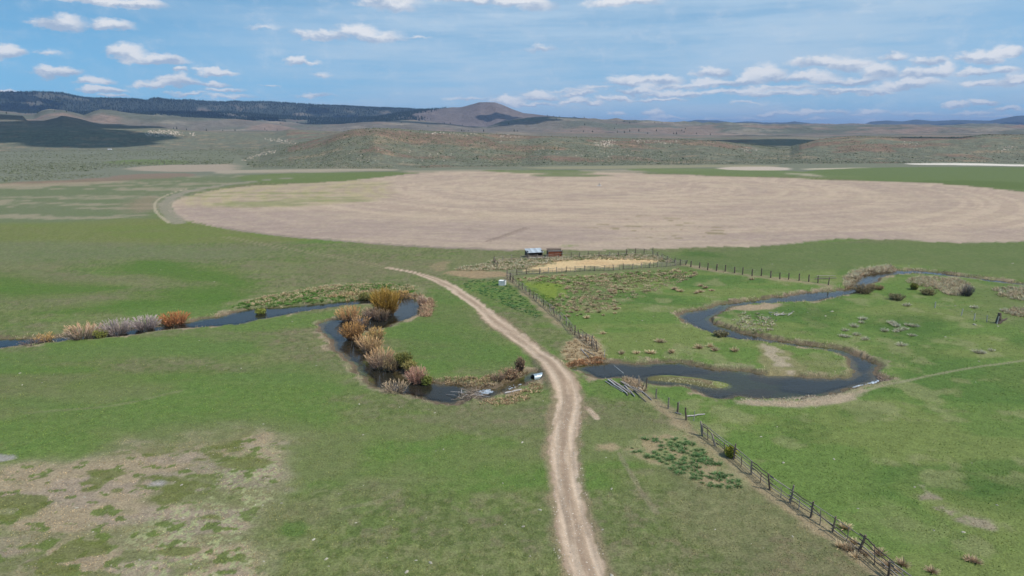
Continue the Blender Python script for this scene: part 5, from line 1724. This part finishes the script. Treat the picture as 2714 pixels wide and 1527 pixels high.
patch_stuff('green_weeds', 'broad leaved green weeds and dry stems along the far bank of the left creek', [
    ([(600,812),(700,790),(850,765),(1000,752),(1100,762),(1090,785),(1000,790),(850,800),(700,812),(640,820)], 900, .45, (56, 84, 36), (92, 128, 58), 520),
    ([(640,800),(760,775),(900,752),(1080,755),(1120,775),(980,775),(820,795),(680,812)], 500, .55, (110, 100, 72), (168, 150, 122), 521),
    ([(1350,745),(1500,738),(1840,712),(1830,740),(1660,755),(1500,765),(1400,752)], 380, .35, *GRN, 522),
    ([(1380,760),(1500,800),(1480,830),(1430,800)], 100, .35, *GRN, 523),
    ([(1230,745),(1330,740),(1400,800),(1450,850),(1380,830),(1300,790),(1230,765)], 420, .28, (60, 88, 50), (88, 122, 76), 524),
])

# dry blades along both banks of the creek
def bank_grass():
    rg = np.random.default_rng(77)
    parts = []
    for Cp in (C1, C2, C3):
        d = np.roll(Cp, -1, 0) - Cp
        ln = np.hypot(*d.T)
        cum = np.cumsum(ln)
        n = int(cum[-1] * 26)
        t = rg.uniform(0, cum[-1], n)
        i = np.searchsorted(cum, t)
        f = 1 - (cum[i] - t) / ln[i]
        P = Cp[i] + d[i] * f[:, None]
        off = rg.normal(0, 1, (n, 2)) * .55
        nrm = np.stack([-d[i, 1], d[i, 0]], 1) / ln[i][:, None]
        P = P + off + nrm * rg.normal(0, .7, n)[:, None]
        r = np.hypot(*P.T)
        k = (r < 420) & (np.abs(np.arctan2(P[:, 0], P[:, 1])) < .75)
        P = P[k]
        s = at_grid(P[:, 0], P[:, 1], gs)
        cl = fbm(P[:, 0], P[:, 1], 5, 3, 200)
        k = (s > .15) & (s < 2.4) & (cl > .42 + .05 * rg.normal(size=len(P)))
        P = P[k]; cl = cl[k]
        z = height(P[:, 0], P[:, 1])
        n = len(P)
        D = rg.normal(0, .35, (n, 3)); D[:, 2] = 1
        r = np.hypot(*P.T)
        v, f, tt = ribbons(np.column_stack([P, z - .03]), D, rg.uniform(.18, .55, n), rg.uniform(.03, .07, n) * np.clip(r / 110, .8, 2.0), 1, .1, rng=rg)
        a = rg.uniform(.75, 1.2, n)
        green = (rg.uniform(size=n) < .25)
        base = np.where(green[:, None], C(96, 112, 54), C(200, 178, 146)) * a[:, None] * 1.25
        parts.append((v, f, np.clip(np.repeat(base, 4, 0), 0, .8)))
    stuff('bank_grass', 'dry pale grass fringing the banks of the creek', parts)


bank_grass()


# short grass of the near meadow
def meadow_grass():
    rg = np.random.default_rng(88)
    n = 170000
    dep = rg.uniform(.17, .68, n)
    r = CAMH / np.tan(dep); a = rg.uniform(-.70, .70, n)
    x, y = r * np.sin(a), r * np.cos(a)
    g = at_grid(x, y, gu); s = at_grid(x, y, gs)
    cl = fbm(x, y, 1.3, 3, 210) + .5 * fbm(x, y, 9, 3, 211)
    k = (g > 1.15) & (s > 1.0) & (cl > .70 + .1 * rg.normal(size=n))
    x, y, r = x[k], y[k], r[k]
    z = height(x, y)
    n = len(x)
    D = rg.normal(0, .55, (n, 3)); D[:, 2] = 1
    v, f, tt = ribbons(np.column_stack([x, y, z - .02]), D, rg.uniform(.07, .17, n), rg.uniform(.05, .10, n) * np.clip(r / 80, .7, 1.8), 1, .1, rng=rg, taper=.4)
    base = at_grid(x, y, COLR) * rg.uniform(1.1, 2.1, n)[:, None] * [1.1, 1.0, .9]
    stuff('meadow_grass', 'short tufts of grass all over the near meadow', [(v, f, np.clip(np.repeat(base, 4, 0), 0, .8))])


meadow_grass()

# dark green rush clumps beside the near fence
CL = []
for k in range(3):
    v, f, c = tuft(230 + k, 90, .55, .8, (74, 104, 58), (112, 148, 92), .9, .04)
    CL.append(mesh_np('rush_clump', v, f, M_PLANT, col=c))
x, y = scatter([(1656,1192),(1700,1160),(1764,1158),(1842,1166),(1877,1210),(1929,1244),(1976,1270),(1968,1292),(1903,1295),(1816,1270),(1764,1230),(1721,1214)], 520, 600)
kx, ky = [], []
for a, b in zip(x, y):
    if all((a - c) ** 2 + (b - d) ** 2 > .30 for c, d in zip(kx, ky)) and fbm(np.array([a]), np.array([b]), 3.0, 3, 251)[0] > .42:
        kx.append(a); ky.append(b)
rg_ = random.Random(9)
for a, b, z in zip(kx, ky, height(np.array(kx), np.array(ky))):
    s = rg_.uniform(.35, 1.0)
    link('rush_clump', rg_.choice(CL), loc=(a, b, z), rot=(0, 0, rg_.uniform(0, 6.28)), scale=(s * 1.2, s * 1.2, s * .9),
         label='dark green rush clump in the worn patch beside the near fence', category='plant', group='green rush clumps beside the near fence')

# ------------------------------------------------------------------ stones
def stone_mesh(seed):
    rg = np.random.default_rng(seed)
    V, Fq = [], []
    n = 8
    for k, (zz, rr) in enumerate(((-.2, .8), (.12, 1.0), (.42, .75), (.55, .35))):
        for i in range(n):
            a = 2 * math.pi * i / n + .2 * k
            q = rr * rg.uniform(.75, 1.15)
            V.append((q * math.cos(a), q * .75 * math.sin(a), zz * rg.uniform(.85, 1.15)))
    for k in range(3):
        for i in range(n):
            j = (i + 1) % n
            Fq.append((k * n + i, k * n + j, (k + 1) * n + j, (k + 1) * n + i))
    b = 3 * n
    for i in (1, 3, 5):
        Fq.append((b, b + i, b + i + 1, b + i + 2))
    return mesh_np('stone', V, Fq, M_STONE, smooth=False)


STN = [stone_mesh(k) for k in range(5)]
rg = np.random.default_rng(12)
NAMED = [(1940,1202,.45,'pale flat stone just right of the bush in the rail fence'), (2076,1227,.5,'round white stone in the bright grass right of the rail fence'),
         (2017,1158,.35,'pale stone in the right pasture above the round white one'), (2210,1217,.35,'flat pale stone far out in the right pasture'),
         (1432,1352,.4,'pale stone just left of the road, lower one'), (1384,1173,.4,'pale stone left of the road near the worn verge'),
         (1387,1396,.4,'pale stone left of the road, lowest of three'), (1141,1492,.45,'pale stone at the bottom of the left meadow'),
         (1078,1516,.45,'pale stone at the bottom edge left of the road'), (831,1431,.4,'pale stone below the dark green patch on the left'),
         (865,1482,.4,'pale stone at the right rim of the dead patch'), (2642,1339,.3,'small pale stone at the right edge of the bare streak'),
         (2583,861,.9,'bright white boulder among the pale posts of the far pasture'), (2645,865,.5,'white boulder at the foot of the dark stump'),
         (2532,811,.5,'white stone above the row of pale posts'), (2205,826,.7,'white boulder on the neck between the right creek channels'),
         (2188,838,.5,'small white stone below the boulder on the neck'), (2102,826,.6,'white stone left on the neck between the channels'),
         (1622,1527,.5,'pale stone on the right verge at the bottom of the road'), (1597,1404,.3,'pale stone right of the road in the grass'),
         (2553,1411,.4,'white stone in the grass near the bottom right corner'), (481,1286,.4,'pale stone in the middle of the dead patch'),
         (202,1347,.4,'pale stone in the left part of the dead patch'), (1621,1296,.35,'pale stone beside the faint track right of the road')]
X_, Y_, Z_ = place([n[0] for n in NAMED], [n[1] for n in NAMED])
for (px, py, s, lab), x, y, z in zip(NAMED, X_, Y_, Z_):
    link('stone', STN[int(rg.integers(0, 5))], loc=(x, y, z), rot=(rg.normal(0, .1), rg.normal(0, .1), rg.uniform(0, 6.28)), scale=(s * .48, s * .42, s * .36), label=lab, category='stone')
n = 330
dep = rg.uniform(.15, .66, n); r = CAMH / np.tan(dep); a = rg.uniform(-.66, .66, n)
x, y = r * np.sin(a), r * np.cos(a)
k = (at_grid(x, y, gu) > 1.3) & (at_grid(x, y, gs) > 2)
x, y, r = x[k][:130], y[k][:130], r[k][:130]
for xx, yy, zz, rr in zip(x, y, height(x, y), r):
    s = rg.uniform(.06, .17) * (.7 + rr / 250)
    link('stone', STN[int(rg.integers(0, 5))], loc=(xx, yy, zz), rot=(0, 0, rg.uniform(0, 6.28)), scale=(s, s * .8, s * .6),
         label='small pale stone lying loose in the meadow grass', category='stone', group='small stones scattered over the meadow')
# white scatter of bones or bleached sticks on the neck
o = thing('bleached_sticks', 'little heap of white bleached sticks on the neck of the right creek', 'sticks', (0, 0, 0))
x, y, z = place([2062], [835])
o.location = (x[0], y[0], z[0])
for k in range(14):
    link('stick', POLE[0], o, loc=(rg.normal(0, .9), rg.normal(0, .7), .05 + rg.uniform(0, .2)), rot=(rg.normal(1.5, .2), 0, rg.uniform(0, 6.28)), scale=(.6, .6, rg.uniform(.5, 1.5)))
link('white_slab', STN[2], o, loc=(.3, 0, .1), scale=(1.2, .6, .3))


def pebbles(name, label, jobs):
    parts = []
    rg = np.random.default_rng(15)
    for pts, n, s0, s1, col in jobs:
        x, y = scatter(pts, n, 700 + n)
        z = height(x, y)
        u = np.array([(-1, -1, -.2), (1, -1, -.2), (1, 1, -.2), (-1, 1, -.2), (-.5, -.5, .6), (.5, -.5, .6), (.5, .5, .6), (-.5, .5, .6)], float)
        f = np.array([(4, 5, 6, 7), (0, 1, 5, 4), (1, 2, 6, 5), (2, 3, 7, 6), (3, 0, 4, 7)])
        s = rg.uniform(s0, s1, n); a = rg.uniform(0, 6.28, n)
        V = u[None] * rg.uniform(.7, 1.3, (n, 8, 3)) * s[:, None, None]
        VX = V[..., 0] * np.cos(a)[:, None] - V[..., 1] * np.sin(a)[:, None] + x[:, None]
        VY = V[..., 0] * np.sin(a)[:, None] + V[..., 1] * np.cos(a)[:, None] + y[:, None]
        VZ = V[..., 2] * .8 + z[:, None]
        parts.append((np.stack([VX, VY, VZ], -1).reshape(-1, 3), (f[None] + (np.arange(n) * 8)[:, None, None]).reshape(-1, 4),
                      np.repeat(C(*col)[None] * rg.uniform(.7, 1.25, n)[:, None], 8, 0)))
    stuff(name, label, parts)


pebbles('gravel', 'stones on the gravel island, the shores and the road', [
    ([(1730,1000),(1783,995),(1886,1006),(1940,1018),(1930,1030),(1886,1032),(1817,1018),(1760,1012)], 420, .035, .085, (168, 160, 124)),
    ([(1960,1052),(2030,1058),(2140,1050),(2230,1035),(2200,1056),(2060,1066),(1965,1062)], 260, .045, .11, (170, 156, 134)),
    ([(2060,1040),(2140,1036),(2180,1044),(2120,1054),(2070,1052)], 60, .08, .2, (150, 140, 122)),
    ([(1457,1527),(1470,1350),(1455,1200),(1470,1060),(1545,1060),(1540,1200),(1560,1350),(1620,1527)], 500, .03, .07, (200, 186, 168)),
    ([(-100,1240),(300,1200),(700,1160),(760,1200),(680,1400),(700,1527),(-100,1527)], 110, .03, .07, (172, 162, 142)),
    ([(2320,985),(2345,1000),(2355,1010),(2335,1008)], 40, .12, .3, (120, 104, 92)),
])

# ------------------------------------------------------------------ sagebrush on the plain and the hill
def sagebrush():
    rg = np.random.default_rng(21)
    n = 110000
    a = rg.uniform(-.72, .72, n)
    r = np.where(rg.uniform(size=n) < .35, rg.uniform(440, 900, n), rg.uniform(600, 1500, n))
    x, y = r * np.sin(a), r * np.cos(a)
    ms = at_grid(x, y, MS); fm = at_grid(x, y, FM)
    left = in_poly(x, y, [(-900,484),(-900,358),(645,358),(632,436),(560,436),(420,438),(330,446),(420,458),(300,470),(0,484)])
    tn = fbm(x, y, 60, 4, 220)
    k = ((ms > .5) | left) & (fm < .1) & (tn > .40 + .06 * rg.normal(size=n))
    x, y, r = x[k], y[k], r[k]
    n = len(x)
    z = height(x, y)
    u = np.array([(-1, -1, 0), (1, -1, 0), (1, 1, 0), (-1, 1, 0), (-.75, -.75, .8), (.75, -.75, .8), (.75, .75, .8), (-.75, .75, .8)], float)
    f = np.array([(4, 5, 6, 7), (0, 1, 5, 4), (1, 2, 6, 5), (2, 3, 7, 6), (3, 0, 4, 7)])
    s = rg.uniform(.25, .58, n) * (1 + 1.0 * (rg.uniform(size=n) < .05))
    aa = rg.uniform(0, 6.28, n)
    V = u[None] * rg.uniform(.6, 1.4, (n, 8, 3)) * s[:, None, None]
    VX = V[..., 0] * np.cos(aa)[:, None] - V[..., 1] * np.sin(aa)[:, None] + x[:, None]
    VY = V[..., 0] * np.sin(aa)[:, None] + V[..., 1] * np.cos(aa)[:, None] + y[:, None]
    VZ = V[..., 2] + z[:, None] - .1
    dark = (rg.uniform(size=n) < .25)[:, None]
    c = np.where(dark, C(92, 102, 80), C(110, 118, 102)) * rg.uniform(.8, 1.2, n)[:, None] * [1.1, 1.0, .9]
    stuff('sagebrush', 'grey green sagebrush dotting the plain and the long low hill',
          [(np.stack([VX, VY, VZ], -1).reshape(-1, 3), (f[None] + (np.arange(n) * 8)[:, None, None]).reshape(-1, 4), np.repeat(c, 8, 0))])


sagebrush()


def outcrops():
    rg = np.random.default_rng(23)
    zones = [([(1574,380),(1600,374),(1632,371),(1628,388),(1600,392),(1578,390)], 90, 1.6), ([(380,356),(400,348),(440,345),(480,350),(490,360),(460,366),(430,362),(395,364)], 200, 2.6),
             ([(500,352),(520,354),(518,362),(506,360)], 20, 2.2), ([(700,368),(740,368),(790,378),(785,384),(750,380),(705,374)], 90, 1.7),
             ([(640,426),(660,416),(700,402),(732,400),(728,408),(690,414),(650,428)], 110, 1.2), ([(896,344),(918,344),(920,348),(898,348)], 30, 2.0),
             ([(1095,348),(1180,352),(1280,356),(1240,362),(1130,358)], 60, 1.3), ([(1320,360),(1380,362),(1376,368),(1320,366)], 30, 1.3),
             ([(1670,372),(1740,374),(1800,376),(1790,382),(1690,382)], 60, 1.4), ([(1960,392),(2000,396),(2010,402),(1970,402)], 40, 1.3),
             ([(2640,396),(2690,388),(2700,392),(2650,404)], 50, 1.2), ([(1400,395),(1700,400),(1850,412),(1600,425),(1450,415)], 60, 1.0), ([(900,400),(1200,400),(1200,430),(950,430)], 40, 1.0),
             ([(2380,372),(2420,376),(2460,400),(2400,396)], 30, 1.2), ([(1320,388),(1326,350),(1350,352),(1350,356)], 8, 2.0)]
    parts = []
    for pts, n, sz in zones:
        P = np.array(pts, float)
        X, Y = [], []
        while len(X) < n:
            px = rg.uniform(P[:, 0].min(), P[:, 0].max(), n * 2); py = rg.uniform(P[:, 1].min(), P[:, 1].max(), n * 2)
            _, ins, _, _ = segs_dist(px, py, P)
            X += list(px[ins]); Y += list(py[ins])
        x, y, z, ok = hitr(np.array(X[:n]), np.array(Y[:n]), n=260)
        x, y, z = x[ok], y[ok], z[ok]; n = len(x)
        u = np.array([(-1, -1, -.3), (1, -1, -.3), (1, 1, -.3), (-1, 1, -.3), (-.6, -.6, .9), (.6, -.6, .9), (.6, .6, .9), (-.6, .6, .9)], float)
        f = np.array([(4, 5, 6, 7), (0, 1, 5, 4), (1, 2, 6, 5), (2, 3, 7, 6), (3, 0, 4, 7)])
        s = rg.uniform(.35, 1.0, n) * sz * .75
        V = u[None] * rg.uniform(.5, 1.4, (n, 8, 3)) * s[:, None, None]
        V[..., 0] += x[:, None]; V[..., 1] += y[:, None]; V[..., 2] += z[:, None]
        parts.append((V.reshape(-1, 3), (f[None] + (np.arange(n) * 8)[:, None, None]).reshape(-1, 4), np.repeat(C(200, 184, 166)[None] * rg.uniform(.65, 1.2, n)[:, None], 8, 0)))
    stuff('rock_outcrop', 'pale rock outcrops scattered over the long low hill', parts)


outcrops()

# ------------------------------------------------------------------ forest far off and single junipers
def cones(x, y, z, h, rg, col):
    n = len(x)
    m = 5
    a = np.arange(m) * 2 * math.pi / m
    ring = np.stack([np.cos(a), np.sin(a), np.zeros(m)], 1)
    u = np.vstack([ring * .24 + [0, 0, .08], ring * .20 + [0, 0, .45], ring * .04 + [0, 0, 1.0]])
    f = [(k * m + i, k * m + (i + 1) % m, (k + 1) * m + (i + 1) % m, (k + 1) * m + i) for k in range(2) for i in range(m)]
    V = u[None] * rg.uniform(.75, 1.25, (n, 3 * m, 3)) * h[:, None, None]
    V[..., 0] += x[:, None]; V[..., 1] += y[:, None]; V[..., 2] += z[:, None]
    return (V.reshape(-1, 3), (np.array(f)[None] + (np.arange(n) * 3 * m)[:, None, None]).reshape(-1, 4), np.repeat(col[None] * rg.uniform(.6, 1.3, n)[:, None], 3 * m, 0))


def forest():
    rg = np.random.default_rng(31)
    n = 60000
    a = rg.uniform(-.72, .02, n); r = rg.uniform(5200, 9600, n)
    x, y = r * np.sin(a), r * np.cos(a)
    k = at_grid(x, y, FOREST) > rg.uniform(.25, .95, n)
    x, y = x[k], y[k]
    z = height(x, y)
    p1 = cones(x, y, z, rg.uniform(9, 22, len(x)), rg, C(40, 54, 50))
    n = 260
    a = rg.uniform(-.72, .3, n); r = rg.uniform(3300, 5600, n)
    cl = fbm(r * np.sin(a), r * np.cos(a), 400, 3, 240) > .52
    x, y = (r * np.sin(a))[cl], (r * np.cos(a))[cl]
    p2 = cones(x, y, height(x, y), rg.uniform(7, 13, len(x)), rg, C(58, 66, 50))
    stuff('forest', 'dark conifer forest covering the far left range', [p1, p2])


forest()

# ------------------------------------------------------------------ drifting clouds overhead that shade the hills
M_CLOUD = mat_flat('cloud_white', (.82, .83, .85), (.9, .9, .9), 0.002, 1.0, bump=0)


def cloud(x, y, z, a, b, rot, seed):
    """cloud 2.2 km up whose shade falls on the point (x, y, z)"""
    rg = np.random.default_rng(seed)
    alt = 2200.0
    cx_, cy_ = x + SUNV.x / SUNV.z * (alt - z), y + SUNV.y / SUNV.z * (alt - z)
    V, Fq = [], []
    nb = 34
    for k in range(nb):
        q = math.sqrt(rg.uniform()); t = rg.uniform(0, 6.283)
        u, v = q * a * .8 * math.cos(t), q * b * .8 * math.sin(t)
        R = min(a, b) * rg.uniform(.18, .42)
        o = len(V); nl, nw = 6, 10
        for i in range(nl + 1):
            ph = math.pi * i / nl
            for j in range(nw):
                th = 2 * math.pi * j / nw
                rr = R * rg.uniform(.85, 1.15)
                X, Y, Z = u + rr * math.sin(ph) * math.cos(th), v + rr * math.sin(ph) * math.sin(th), rr * math.cos(ph) * .7
                Z = max(Z, -R * .15)
                V.append((cx_ + X * math.cos(rot) - Y * math.sin(rot), cy_ + X * math.sin(rot) + Y * math.cos(rot), alt + Z))
        for i in range(nl):
            for j in range(nw):
                j2 = (j + 1) % nw
                Fq.append((o + i * nw + j, o + (i + 1) * nw + j, o + (i + 1) * nw + j2, o + i * nw + j2))
    me = mesh_np('cloud', V, Fq, M_CLOUD, smooth=True)
    link('cloud', me, kind='stuff', label='flat based white cumulus drifting above the hills')


def pol(px, r):
    a = float(azel(px, 346)[0])
    return r * math.sin(a), r * math.cos(a)


for k, (px, r, hgt, a, b, rot) in enumerate([
    (-60, 2420, 60, 540, 430, .3), (-120, 1820, 30, 460, 260, .35), (330, 2560, 60, 330, 170, -.45), (60, 8900, 420, 900, 160, -.3), (250, 6900, 200, 500, 130, -.2), (720, 7400, 260, 600, 150, -.3), (930, 8300, 300, 700, 200, -.3),
    (60, 8300, 380, 900, 330, -.3), (420, 8000, 330, 420, 300, -.3), (560, 6600, 220, 900, 300, -.3), (860, 5200, 130, 520, 200, -.2),
    (1060, 4500, 90, 620, 200, -.2), (1330, 4350, 80, 420, 200, -.2), (1560, 4700, 100, 620, 260, -.1), (2000, 1720, 15, 190, 420, -.2),
    (2090, 3400, 45, 330, 200, .1), (2690, 3500, 45, 260, 220, .2), (2620, 13600, 250, 700, 500, .3), (1660, 3100, 40, 140, 90, .1),
    (2480, 1250, 30, 60, 50, .1), (1350, 6300, 200, 300, 120, -.1)]):
    x, y = pol(px, r)
    cloud(x, y, hgt, a, b, rot, 800 + k)

# ------------------------------------------------------------------ small far things
x, y, z = place([1588], [493])
o = thing('irrigation_pivot', 'small white irrigation pivot stand in the middle of the round field', 'pivot stand', (x[0], y[0], z[0]))
link('concrete_pad', join('concrete_pad', [boxv(-1.4, 1.4, -.9, .9, -.1, .18)], M_WHITE), o)
for a_, b_ in ((-.8, -.5), (.8, -.5), (-.8, .5), (.8, .5)):
    e, ln = between((a_, b_, .18), (a_ * .2, b_ * .2, 1.5))
    link('leg', POLE[0], o, loc=(a_, b_, .18), rot=e, scale=(.5, .5, ln))
link('riser_pipe', join('riser_pipe', [cyl(.12, .12, 1.6, 8, 0, 1, 3)], M_GALV), o, loc=(0, 0, .18))
link('control_box', join('control_box', [boxv(.3, .8, -.2, .1, .7, 1.4)], M_WHITE), o)
x, y, z = place([291], [398])
o = thing('trailer', 'tiny white stock trailer far off on the left sage plain', 'trailer', (x[0], y[0], z[0]), .1)
link('body', join('body', [boxv(-3.2, 3.2, -1.1, 1.1, .6, 2.4), boxv(-4.4, -3.2, -.08, .08, .62, .75)], M_WHITE), o)
for a_ in (-.6, .6):
    v, f = cyl(.38, .38, .25, 12, 0, 1, 3)
    link('wheel', join('wheel', [(v[:, [0, 2, 1]], f[:, ::-1])], M_DARK), o, loc=(a_, -1.25, .38))
